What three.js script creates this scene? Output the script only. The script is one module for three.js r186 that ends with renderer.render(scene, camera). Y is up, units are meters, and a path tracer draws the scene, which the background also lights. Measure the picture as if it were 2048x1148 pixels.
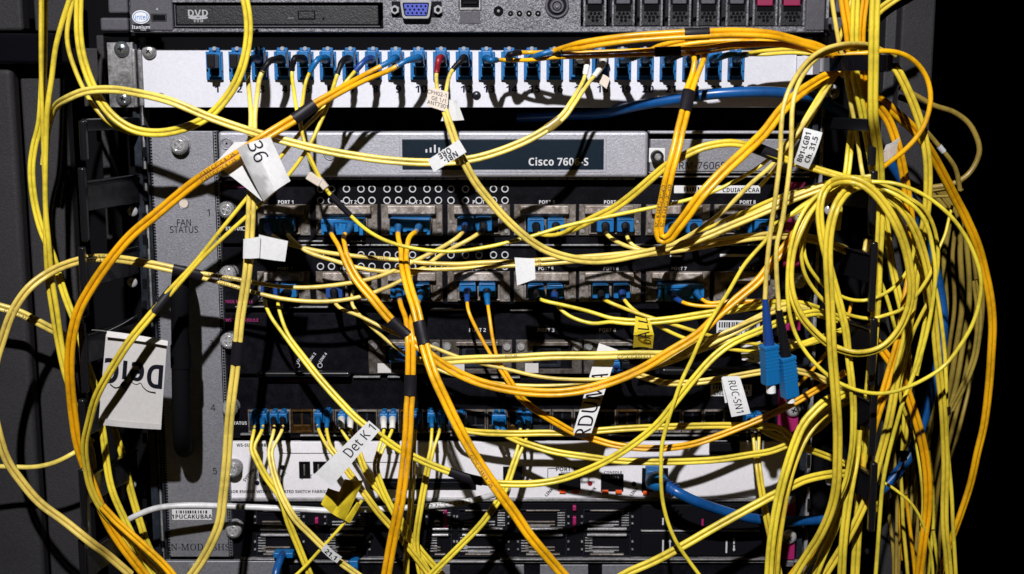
import * as THREE from 'three';
import { RoundedBoxGeometry } from 'three/addons/geometries/RoundedBoxGeometry.js';
import { mergeGeometries, toCreasedNormals } from 'three/addons/utils/BufferGeometryUtils.js';
import { FontLoader } from 'three/addons/loaders/FontLoader.js';

// ---------------------------------------------------------------- camera, light, exposure
const W = 2048, H = 1148, S = 0.00033, D = 0.8, PITCH = 9 * Math.PI / 180;
const HALF = Math.atan(H / 2 * S / D);
const scene = new THREE.Scene();
scene.background = new THREE.Color(0, 0, 0);
const camera = new THREE.PerspectiveCamera(HALF * 2 * 180 / Math.PI, W / H, 0.02, 20);
camera.position.set(0, D * Math.sin(PITCH), D * Math.cos(PITCH));
camera.lookAt(0, 0, 0);
camera.focus = 0.77;
camera.userData.fStop = 9;
scene.add(camera);

// the photographer's flash, above the camera and a little to its left
const flash = new THREE.SpotLight(new THREE.Color(1.0, 0.985, 0.975), 10.2, 0, 0.42, 1.0, 2);
flash.name = 'flash';
flash.position.set(-0.11, 0.86, 1.11);
flash.target.position.set(-0.02, 0.03, 0);
flash.castShadow = true;
flash.shadow.radius = 0.75;
flash.shadow.mapSize.set(4096, 4096);
flash.shadow.bias = -0.0002;
scene.add(flash, flash.target);

const renderer = new THREE.WebGLRenderer({ antialias: true });
renderer.toneMapping = THREE.LinearToneMapping;
renderer.toneMappingExposure = 1.0;
renderer.shadowMap.enabled = true;
renderer.shadowMap.type = THREE.PCFSoftShadowMap;

// ---------------------------------------------------------------- helpers
let seed = 7;
const rnd = () => { seed = (seed * 16807) % 2147483647; return (seed - 1) / 2147483646; };
const jit = (a) => (rnd() - 0.5) * 2 * a;
const V = (x, y, z) => new THREE.Vector3(x, y, z);
const CP = Math.cos(PITCH), SP = Math.sin(PITCH);
// the place at depth z (mm in front of the rack's front plane) that stands at a picture position
function P(px, py, z = 0) {
  const ax = (px - W / 2) * S / D, ay = (H / 2 - py) * S / D;
  const dy = ay * CP - SP, dz = -ay * SP - CP;
  const t = (z / 1000 - camera.position.z) / dz;
  return V(ax * t, camera.position.y + dy * t, z / 1000);
}
function toPx(p) {
  const dx = p.x, dy = p.y - camera.position.y, dz = p.z - camera.position.z;
  const depth = -(dy * SP * 1 + dz * CP), up = dy * CP - dz * SP;
  return [W / 2 + dx / depth * D / S, H / 2 - up / depth * D / S];
}
const counts = {};
const numbered = (n) => { counts[n] = (counts[n] || 0) + 1; return counts[n] === 1 ? n : n + '_' + String(counts[n] - 1).padStart(3, '0'); };
const things = [];
function thing(name, label, category, group) {
  const o = new THREE.Group(); o.name = numbered(name); scene.add(o); things.push(o);
  o.userData = { label, category }; if (group) o.userData.group = group;
  return o;
}
function part(name, parent) { const o = new THREE.Group(); o.name = name; parent.add(o); return o; }
function boxUV(g, k = 1) {                                        // uv in metres, from the face's main direction
  const p = g.attributes.position, n = g.attributes.normal, uv = new Float32Array(p.count * 2);
  for (let i = 0; i < p.count; i++) {
    const ax = Math.abs(n.getX(i)), ay = Math.abs(n.getY(i)), az = Math.abs(n.getZ(i));
    let u = p.getX(i), v = p.getY(i);
    if (ax > ay && ax > az) u = p.getZ(i); else if (ay > az) v = p.getZ(i);
    uv[i * 2] = u * k; uv[i * 2 + 1] = v * k;
  }
  g.setAttribute('uv', new THREE.BufferAttribute(uv, 2));
  return g;
}
function joined(list) {
  const gs = (Array.isArray(list) ? list : [list]).map((g) => { const h = g.index ? g.toNonIndexed() : g; for (const k of Object.keys(h.attributes)) if (!['position', 'normal', 'uv'].includes(k)) h.deleteAttribute(k); return h; });
  return gs.length === 1 ? gs[0] : mergeGeometries(gs);
}
function mesh(name, geos, mat, parent = scene, keepUV = false) {
  const g = joined(geos); if (!keepUV) boxUV(g);
  const m = new THREE.Mesh(g, mat); m.name = parent === scene ? numbered(name) : name;
  m.castShadow = m.receiveShadow = true; parent.add(m);
  return m;
}
const pieces = (name, geos, mat, parent) => geos.map((g) => mesh(name, g, mat, parent));      // one mesh each
const tiny = (...args) => { const m = mesh(...args); m.userData.kind = 'stuff'; return m; };   // many specks, joined
// a box whose front face (at depth z1) covers a picture rectangle
function box(x0, y0, x1, y1, z0, z1, r = 0.3, seg = 1) {
  const ym = (y0 + y1) / 2, a = P(x0, ym, z1), b = P(x1, ym, z1), t = P((x0 + x1) / 2, y0, z1), u = P((x0 + x1) / 2, y1, z1);
  const w = b.x - a.x, h = t.y - u.y, d = (z1 - z0) / 1000, rr = Math.min(r / 1000, w / 2.2, h / 2.2, d / 2.2);
  const g = rr > 0.00005 ? new RoundedBoxGeometry(w, h, d, seg, rr) : new THREE.BoxGeometry(w, h, d);
  return g.translate((a.x + b.x) / 2, (t.y + u.y) / 2, (z0 + z1) / 2000);
}
function wbox(cx, cy, cz, w, h, d, r = 0.3) {                      // a box in millimetres
  const rr = Math.min(r, w / 2.2, h / 2.2, d / 2.2) / 1000;
  return new RoundedBoxGeometry(w / 1000, h / 1000, d / 1000, 1, rr).translate(cx / 1000, cy / 1000, cz / 1000);
}
function disc(px, py, z0, z1, rad, seg = 20, r2 = rad) {            // a cylinder facing the viewer; rad in mm
  const c = P(px, py, z1);
  return new THREE.CylinderGeometry(r2 / 1000, rad / 1000, (z1 - z0) / 1000, seg).rotateX(Math.PI / 2).translate(c.x, c.y, (z0 + z1) / 2000);
}
function ring(px, py, z, rad, tube, seg = 18) { const c = P(px, py, z); return new THREE.TorusGeometry(rad / 1000, tube / 1000, 6, seg).translate(c.x, c.y, c.z); }
function plate(x0, y0, x1, y1, z0, z1, holes = [], bevel = 0.25) { // a plate with openings given as picture rectangles
  const f = (x, y) => { const p = P(x, y, z1); return [p.x, p.y]; };
  const ym = (y0 + y1) / 2, xa = f(x0, ym)[0], xb = f(x1, ym)[0], ya = f((x0 + x1) / 2, y0)[1], yb = f((x0 + x1) / 2, y1)[1];
  const s = new THREE.Shape([[xa, ya], [xa, yb], [xb, yb], [xb, ya]].map((q) => new THREE.Vector2(...q)));
  for (const [hx0, hy0, hx1, hy1] of holes) {
    const hm = (hy0 + hy1) / 2, a = f(hx0, hm)[0], b = f(hx1, hm)[0], t = f((hx0 + hx1) / 2, hy0)[1], u = f((hx0 + hx1) / 2, hy1)[1];
    s.holes.push(new THREE.Path([[a, t], [b, t], [b, u], [a, u]].map((q) => new THREE.Vector2(...q))));
  }
  const bz = bevel / 1000;
  return new THREE.ExtrudeGeometry(s, { depth: (z1 - z0) / 1000 - 2 * bz, bevelEnabled: bevel > 0, bevelThickness: bz, bevelSize: bz, bevelOffset: -bz, bevelSegments: 1 }).translate(0, 0, z0 / 1000 + bz);
}
const fonts = {
  b: await new FontLoader().loadAsync('fonts/droid/droid_sans_bold.typeface.json'),
  r: await new FontLoader().loadAsync('fonts/droid/droid_sans_regular.typeface.json'),
  s: await new FontLoader().loadAsync('fonts/droid/droid_serif_regular.typeface.json'),
};
function textShape(text, h, font = 'r') {                           // centred on its own middle; h = capital height in metres
  const g = new THREE.ShapeGeometry(fonts[font].generateShapes(text, h / 0.72 * 0.72 * 1.35), 3);
  g.computeBoundingBox(); const b = g.boundingBox;
  return g.translate(-(b.min.x + b.max.x) / 2, -(b.min.y + b.max.y) / 2, 0);
}
function lettering(parent, text, px, py, z, hpx, mat, o = {}) {     // printed on a surface at depth z
  const g = textShape(text, hpx * S, o.font || 'r');
  if (o.sx) g.scale(o.sx, 1, 1);
  if (o.rot) g.rotateZ(o.rot);
  const c = P(px, py, z); g.translate(c.x, c.y, c.z + 0.00012);
  return mesh('lettering', g, mat, parent);
}

// ---------------------------------------------------------------- textures and materials
function noiseField(n, cell, sd) {
  const m = Math.round(n / cell), g = new Float32Array(m * m), out = new Float32Array(n * n);
  let s = sd; const r = () => { s = (s * 16807) % 2147483647; return s / 2147483647; };
  for (let i = 0; i < g.length; i++) g[i] = r();
  for (let y = 0; y < n; y++) for (let x = 0; x < n; x++) {
    const fx = x * m / n, fy = y * m / n, ix = Math.floor(fx), iy = Math.floor(fy);
    let a = fx - ix, b = fy - iy; a = a * a * (3 - 2 * a); b = b * b * (3 - 2 * b);
    const q = (i, j) => g[((j + m) % m) * m + ((i + m) % m)];
    out[y * n + x] = (q(ix, iy) * (1 - a) + q(ix + 1, iy) * a) * (1 - b) + (q(ix, iy + 1) * (1 - a) + q(ix + 1, iy + 1) * a) * b;
  }
  return out;
}
function tex(n, fn, srgb, rep) {
  const d = new Uint8Array(n * n * 4);
  for (let i = 0; i < n * n; i++) { const c = fn(i % n, (i / n) | 0, i); d[i * 4] = c[0] * 255; d[i * 4 + 1] = c[1] * 255; d[i * 4 + 2] = c[2] * 255; d[i * 4 + 3] = 255; }
  const t = new THREE.DataTexture(d, n, n); t.wrapS = t.wrapT = THREE.RepeatWrapping; t.magFilter = THREE.LinearFilter; t.minFilter = THREE.LinearMipmapLinearFilter; t.generateMipmaps = true;
  if (srgb) t.colorSpace = THREE.SRGBColorSpace;
  t.repeat.set(rep, rep); t.needsUpdate = true;
  return t;
}
const cl = (v) => Math.min(1, Math.max(0, v));
const N1 = noiseField(512, 2, 11), N2 = noiseField(512, 4, 23), N3 = noiseField(512, 16, 37), N4 = noiseField(512, 64, 53), N5 = noiseField(512, 128, 71);
// 512 texels over 0.1 m: grain of about 0.4 to 0.8 mm
const grainBump = tex(512, (x, y, i) => { const v = cl(N1[i] * 0.55 + N2[i] * 0.45); return [v, v, v]; }, false, 10);
const speckle = tex(512, (x, y, i) => { const v = cl(0.62 + (N1[i] - 0.5) * 0.55 + (N2[i] - 0.5) * 0.35 + (N4[i] - 0.5) * 0.12); return [v, v, v]; }, true, 10);
const softSpeckle = tex(512, (x, y, i) => { const v = cl(0.88 + (N1[i] - 0.5) * 0.13 + (N2[i] - 0.5) * 0.08 + (N4[i] - 0.5) * 0.05); return [v, v, v * 1.01]; }, true, 8);
const faint = tex(512, (x, y, i) => { const v = cl(0.95 + (N1[i] - 0.5) * 0.04 + (N2[i] - 0.5) * 0.03 + (N5[i] - 0.5) * 0.05); return [v, v, v * 1.005]; }, true, 7);
const dusty = tex(512, (x, y, i) => { const sp = N1[i] > 0.93 ? 0.35 : 0; const v = cl(0.72 + (N3[i] - 0.5) * 0.25 + (N5[i] - 0.5) * 0.3 + (N2[i] - 0.5) * 0.2 + sp); return [v, v, v]; }, true, 8);
const tarnish = tex(512, (x, y, i) => { const a = N2[i] * 0.25 + N3[i] * 0.4 + N4[i] * 0.35, b = cl((a - 0.3) * 2.0 + 0.1), c = cl((N1[i] - 0.5) * 0.3 + 0.9); return [cl((0.58 + 0.38 * b) * c), cl((0.54 + 0.41 * b) * c), cl((0.50 + 0.44 * b) * c)]; }, true, 14);
const scuffRough = tex(512, (x, y, i) => { const v = cl(0.45 + (N3[i] - 0.5) * 0.5 + (N2[i] - 0.5) * 0.3); return [v, v, v]; }, false, 8);
const paperTex = tex(512, (x, y, i) => { const v = cl(0.95 + (N2[i] - 0.5) * 0.04 + (N4[i] - 0.5) * 0.03); return [v, v, v * 0.99]; }, true, 8);
const cordDirt = tex(512, (x, y, i) => { const v = cl(0.93 + (N3[i] - 0.5) * 0.10 + (N5[i] - 0.5) * 0.18 + (N2[i] - 0.5) * 0.07); return [v, v, cl(v - 0.015)]; }, true, 12);

const col = (r, g, b) => new THREE.Color().setRGB(r, g, b);
const std = (c, rough, metal = 0, o = {}) => new THREE.MeshStandardMaterial({ color: col(...c), roughness: rough, metalness: metal, ...o });
const dull = (c, rough, spec, o = {}) => new THREE.MeshPhysicalMaterial({ color: col(...c), roughness: rough, specularIntensity: spec, ...o });
const M = {
  bezel: std([0.30, 0.30, 0.35], 0.5, 0.0, { map: speckle, bumpMap: grainBump, bumpScale: 0.00025 }),
  bezelSmooth: dull([0.085, 0.083, 0.098], 0.55, 0.6, { map: softSpeckle, bumpMap: grainBump, bumpScale: 0.00008 }),
  darkPlastic: dull([0.022, 0.024, 0.031], 0.5, 0.7, { map: speckle, bumpMap: grainBump, bumpScale: 0.00015 }),
  black: dull([0.005, 0.005, 0.007], 0.5, 0.1, { bumpMap: grainBump, bumpScale: 0.00005 }),
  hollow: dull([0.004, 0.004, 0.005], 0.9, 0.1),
  gloss: dull([0.004, 0.004, 0.006], 0.22, 0.5, { roughnessMap: scuffRough }),
  glossSmooth: new THREE.MeshPhysicalMaterial({ color: col(0.006, 0.006, 0.008), roughness: 0.28, specularIntensity: 0.7, clearcoat: 0.5, clearcoatRoughness: 0.12 }),
  white: std([0.62, 0.62, 0.68], 0.55, 0, { map: faint }),
  cardWhite: std([0.78, 0.76, 0.80], 0.5, 0, { map: faint }),
  silver: std([0.35, 0.35, 0.385], 0.52, 0.62, { map: softSpeckle, bumpMap: grainBump, bumpScale: 0.0001 }),
  silverBezel: std([0.46, 0.46, 0.51], 0.5, 0.4, { map: softSpeckle, bumpMap: grainBump, bumpScale: 0.0001 }),
  badge: dull([0.006, 0.015, 0.027], 0.4, 0.35, { map: softSpeckle }),
  card: dull([0.008, 0.008, 0.012], 0.5, 0.1, { map: dusty, bumpMap: grainBump, bumpScale: 0.00005 }),
  nickelDark: std([0.20, 0.185, 0.18], 0.42, 0.3, { map: tarnish }),
  nickel: std([0.40, 0.37, 0.355], 0.42, 0.4, { map: tarnish, bumpMap: grainBump, bumpScale: 0.00006 }),
  nickelPale: std([0.70, 0.65, 0.63], 0.5, 0.3, { map: tarnish, bumpMap: grainBump, bumpScale: 0.00005 }),
  zinc: std([0.46, 0.45, 0.47], 0.4, 0.35, { map: dusty, bumpMap: grainBump, bumpScale: 0.00006 }),
  chrome: std([0.72, 0.72, 0.76], 0.25, 0.6, { roughnessMap: scuffRough }),
  steel: std([0.62, 0.61, 0.63], 0.32, 0.45, { map: dusty }),
  railDark: std([0.03, 0.038, 0.055], 0.35, 0.2, { map: dusty }),
  cabinet: dull([0.038, 0.036, 0.039], 0.6, 0.4, { map: softSpeckle, bumpMap: grainBump, bumpScale: 0.0002 }),
  cabinetDark: std([0.035, 0.034, 0.038], 0.55, 0, { map: softSpeckle, bumpMap: grainBump, bumpScale: 0.0002 }),
  finger: std([0.030, 0.030, 0.036], 0.35, 0, { map: dusty, bumpMap: grainBump, bumpScale: 0.00006 }),
  blue: std([0.004, 0.105, 0.30], 0.4, 0, { bumpMap: grainBump, bumpScale: 0.00004 }),
  blueBright: std([0.005, 0.125, 0.35], 0.4, 0, { bumpMap: grainBump, bumpScale: 0.00004 }),
  navy: std([0.008, 0.045, 0.21], 0.42),
  vgaBlue: std([0.02, 0.04, 0.33], 0.5),
  blueCord: std([0.005, 0.075, 0.28], 0.32, 0, { map: cordDirt }),
  greyCord: std([0.60, 0.60, 0.64], 0.4, 0, { map: cordDirt }),
  magenta: std([0.29, 0.010, 0.095], 0.45),
  magentaDark: std([0.20, 0.006, 0.05], 0.45),
  orangeTab: std([0.75, 0.085, 0.015], 0.45),
  red: std([0.24, 0.006, 0.012], 0.45),
  paper: std([0.66, 0.66, 0.69], 0.65, 0, { map: paperTex }),
  cream: std([0.60, 0.52, 0.46], 0.65, 0, { map: paperTex }),
  greyPaper: std([0.58, 0.56, 0.57], 0.6, 0, { map: paperTex }),
  yellowPaper: std([0.82, 0.63, 0.03], 0.5, 0, { map: paperTex }),
  boot: dull([0.007, 0.007, 0.009], 0.42, 0.3),
  handle: dull([0.004, 0.004, 0.005], 0.75, 0.06),
  screwDark: std([0.40, 0.42, 0.46], 0.2, 0.85),
  bootWhite: std([0.70, 0.68, 0.64], 0.45),
  sleeve: dull([0.009, 0.008, 0.011], 0.42, 0.28),
  ink: dull([0.006, 0.006, 0.012], 0.7, 0.2),
  inkBlue: dull([0.005, 0.007, 0.03], 0.7, 0.2),
  inkWhite: std([0.48, 0.48, 0.51], 0.6),
  inkGrey: std([0.28, 0.28, 0.30], 0.6),
  inkPink: std([0.36, 0.02, 0.16], 0.6),
  inkCord: std([0.05, 0.04, 0.02], 0.6),
  inkLogoBlue: std([0.02, 0.16, 0.50], 0.5),
  ceramic: std([0.80, 0.80, 0.80], 0.3),
  bronze: std([0.30, 0.17, 0.05], 0.35, 0.8, { map: tarnish }),
};
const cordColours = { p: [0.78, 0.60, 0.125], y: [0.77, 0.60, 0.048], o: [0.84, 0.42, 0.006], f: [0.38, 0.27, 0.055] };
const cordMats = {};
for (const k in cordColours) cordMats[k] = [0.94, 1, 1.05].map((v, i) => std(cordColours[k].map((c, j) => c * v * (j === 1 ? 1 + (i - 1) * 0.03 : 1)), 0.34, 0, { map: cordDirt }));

// ---------------------------------------------------------------- small shared builders
const crossGeo = (r) => joined([wbox(0, 0, 0, r * 1.25, r * 0.28, 0.9, 0.05), wbox(0, 0, 0, r * 0.28, r * 1.25, 0.5, 0.05)]);
// a round-headed cross-slot screw: thread collar, domed head, recess
function screw(parent, px, py, z, r, mat = M.chrome, o = {}) {
  const g = part(o.name || 'screw', parent), c = P(px, py, z);
  const prof = [[0.0, 0.55], [0.5, 0.5], [0.85, 0.28], [1.0, 0.0], [1.0, -0.25], [0.8, -0.4]].map(([a, b]) => new THREE.Vector2(a * r / 1000, b * r / 1000));
  mesh('screw_head', new THREE.LatheGeometry(prof.reverse(), 20).rotateX(Math.PI / 2).translate(c.x, c.y, c.z), mat, g);
  mesh('cross_slot', crossGeo(r * 0.55).rotateZ(o.turn ?? rnd() * 3).translate(c.x, c.y, c.z + r * 0.0005), M.hollow, g);
  return g;
}
// a captive thumbscrew: spring collar, knurled barrel, slotted face
function thumbScrew(parent, px, py, z, r = 5.2, len = 8) {
  const g = part('thumb_screw', parent), c = P(px, py, z + len);
  const cyl = (ra, rb, a, b, seg = 28) => new THREE.CylinderGeometry(rb / 1000, ra / 1000, (b - a) / 1000, seg).rotateX(Math.PI / 2).translate(c.x, c.y, (a + b) / 2000);
  mesh('collar', [cyl(r * 1.12, r * 1.08, z, z + 1.6), cyl(r * 0.8, r * 0.8, z + 1.6, z + 3)], M.steel, g);
  const k = []; for (let i = 0; i < 24; i++) { const a = i / 24 * Math.PI * 2; k.push(new THREE.BoxGeometry(0.0006, 0.0006, (len - 4) / 1000).rotateZ(a).translate(c.x + Math.cos(a) * r / 1000, c.y + Math.sin(a) * r / 1000, (z + 3 + z + len - 1) / 2000)); }
  mesh('barrel', [cyl(r, r, z + 3, z + len - 0.8), cyl(r, r * 0.82, z + len - 0.8, z + len), ...k], M.steel, g);
  mesh('screw_face', new THREE.TorusGeometry(r * 0.62 / 1000, 0.0004, 6, 24).translate(c.x, c.y, (z + len) / 1000), M.chrome, g);
  mesh('cross_slot', crossGeo(r * 0.75).rotateZ(rnd() * 3).translate(c.x, c.y, (z + len) / 1000), M.chrome, g);
  return g;
}
function barcode(parent, x0, y0, x1, y1, z, sd = 3) {
  const gs = []; let x = x0; let s = sd * 7919 + 13; const r = () => { s = (s * 16807) % 2147483647; return s / 2147483647; };
  while (x < x1) { const w = 1.2 + r() * 2.4; if (x + w > x1) break; gs.push(box(x, y0, x + w, y1, z, z + 0.1, 0)); x += w + 1.2 + r() * 2.4; }
  return tiny('barcode', gs, M.ink, parent);
}

// ================================================================ THE SETTING: cabinet behind and beside the rack
function structure(name, geos, mat) { const m = mesh(name, geos, mat); m.userData.kind = 'structure'; return m; }
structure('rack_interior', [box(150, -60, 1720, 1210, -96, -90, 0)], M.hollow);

const cab = thing('server_cabinet', 'dark grey cabinet side with folded steel strips left of the rack', 'cabinet side');
mesh('side_panel', [box(-90, 136, 58, 1260, -16, -2, 4, 3)], M.cabinet, cab);
mesh('side_panel', [box(-90, -60, 42, 62, -16, -2, 2.5, 3)], M.cabinet, cab);
mesh('post_flange', [box(66, -60, 136, 63, -24, -8, 1.5, 2)], M.cabinet, cab);
mesh('post_flange', [box(72, 132, 160, 1240, -24, -12, 2, 2)], M.cabinet, cab);
mesh('latch_bar', [box(-60, 66, 142, 128, -14, 4, 3, 3)], M.gloss, cab);
mesh('back_sheet', [box(-120, -80, 330, 1260, -66, -60, 0)], M.hollow, cab);
pieces('inner_sheet', [box(165, 96, 206, 214, -30, -22, 1), box(204, 70, 219, 560, -26, -6, 1)], M.cabinet, cab);

const cabR = thing('server_cabinet', 'dark grey cabinet corner post right of the rack, behind the hanging cords', 'cabinet post');
mesh('post_face', [box(1776, -60, 1842, 1240, -70, -40, 2, 2)], M.cabinet, cabR);
mesh('post_flange', [box(1746, -60, 1768, 1240, -80, -50, 1, 1)], M.cabinetDark, cabR);

function rail(label, xs, mats) {
  const g = thing('mounting_rail', label, 'rack rail');
  xs.forEach(([a, b, z0, z1], i) => mesh('rail_flange', [box(a, -60, b, 1240, z0, z1, 0.6, 1)], mats[i], g));
  const holes = []; for (let y = 250; y < 1150; y += 44) holes.push(box(xs[0][0] + 3, y, xs[0][1] - 3, y + 20, xs[0][3] - 0.5, xs[0][3] + 0.15, 0));
  mesh('rail_hole', holes, M.hollow, g).userData.kind = 'stuff';
  return g;
}
rail('dark zinc mounting rail between the cable fingers and the fan tray', [[282, 297, -12, -2], [298, 304, -20, -6]], [M.railDark, M.steel]);
rail('dark mounting rail right of the magenta card levers', [[1612, 1624, -14, -4], [1628, 1636, -20, -8]], [M.railDark, M.steel]);

// vertical cable managers: steel fingers that reach out of the rack to a front bar
function cableFinger(label, side, yTop, yBot, holePlate, top) {
  const g = thing('cable_finger', label, 'cable bracket', null);
  const ym = (yTop + yBot) / 2, back = side < 0 ? P(276, ym, 0) : P(1648, ym, 0), front = side < 0 ? P(170, ym, 62) : P(1743, ym, 62);
  const yA = P(1024, yTop, 62).y, yB = P(1024, yBot, 62).y;
  const dx = front.x - back.x, dz = front.z - back.z, len = Math.hypot(dx, dz), ang = Math.atan2(-dz, dx);
  const bar = (y, h, th, l = len) => new RoundedBoxGeometry(l, h, th, 2, 0.0008).rotateY(ang).translate((back.x + front.x) / 2, y, (back.z + front.z) / 2);
  const mid = (yA + yB) / 2;
  mesh('front_bar', [new RoundedBoxGeometry(0.0042, yA - yB, 0.005, 2, 0.0014).translate(front.x, mid, front.z + 0.002)], M.glossSmooth, g);
  if (top) mesh('top_arm', [bar(yA - 0.003, 0.0075, 0.0045)], M.glossSmooth, g);
  if (holePlate) {
    const y = mid + 0.004;
    mesh('arm_web', [bar(y, 0.017, 0.0022)], side < 0 ? M.finger : M.black, g);
    mesh('arm_edge', [bar(y + 0.0093, 0.0016, 0.0045)], M.glossSmooth, g);
    const t = 0.62, hx = back.x + dx * t, hz = back.z + dz * t;
    const q = new THREE.CylinderGeometry(0.0042, 0.0042, 0.0006, 20).rotateX(Math.PI / 2).rotateY(ang).translate(hx, y, hz + 0.0016);
    mesh('arm_hole', [q], M.hollow, g);
    const sc = part('screw', g);
    mesh('screw_head', [new THREE.SphereGeometry(0.0035, 14, 10).scale(1, 1, 0.5).translate(back.x + dx * 0.25, y - 0.014, back.z + 0.002)], M.chrome, sc);
  }
  return g;
}
const fl = 'black steel cable finger on the left, ';
cableFinger(fl + 'topmost, with a flat arm by the patch panel', -1, 240, 322, false, true);
cableFinger(fl + 'beside the fan status light', -1, 334, 482, true);
cableFinger(fl + 'where the pale pair passes behind it', -1, 492, 632, true);
cableFinger(fl + 'beside the hanging paper tag', -1, 644, 784, true);
cableFinger(fl + 'just under the hanging paper tag', -1, 796, 922, true);
cableFinger(fl + 'lowest whole one, beside the white cable end', -1, 934, 1062, true);
cableFinger(fl + 'cut off by the bottom of the picture', -1, 1074, 1220, true);
const fr = 'black steel cable finger on the right, ';
cableFinger(fr + 'topmost, with a flat arm under the cable strap', 1, 240, 332, false, true);
cableFinger(fr + 'where the yellow loops hang over it', 1, 340, 470, true);
cableFinger(fr + 'inside the yellow loops', 1, 482, 622, true);
cableFinger(fr + 'under the innermost loop', 1, 634, 770, true);
cableFinger(fr + 'below the lowest loop', 1, 782, 910, true);
cableFinger(fr + 'lowest one, behind the gathered cords', 1, 922, 1060, true);

// black strap that gathers the cords at the upper right
{
  const g = thing('cable_strap', 'black oval plastic strap gathering the cords right of the patch panel', 'cable strap');
  const pts = []; const c0 = P(1712, 128, 40);
  for (let i = 0; i <= 40; i++) { const a = i / 40 * Math.PI * 2; pts.push([Math.cos(a), Math.sin(a)]); }
  const pos = [], idx = []; const rx = 0.0205, rz = 0.032, h = 0.0092, th = 0.0017;
  pts.forEach(([ca, sa]) => { for (const [k, y] of [[0, h / 2], [0, -h / 2], [th, -h / 2], [th, h / 2]]) pos.push(c0.x + ca * (rx - k), c0.y + y, c0.z + sa * (rz - k)); });
  for (let i = 0; i < 40; i++) for (let j = 0; j < 4; j++) { const a = i * 4 + j, b = i * 4 + (j + 1) % 4; idx.push(a, a + 4, b, b, a + 4, b + 4); }
  const s = new THREE.BufferGeometry(); s.setAttribute('position', new THREE.Float32BufferAttribute(pos, 3)); s.setIndex(idx); s.computeVertexNormals();
  mesh('strap_band', toCreasedNormals(s, 0.7), M.gloss, g);
  mesh('strap_mount', [box(1640, 112, 1668, 152, -2, 24, 1.2, 2)], M.gloss, g);
}

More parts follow.
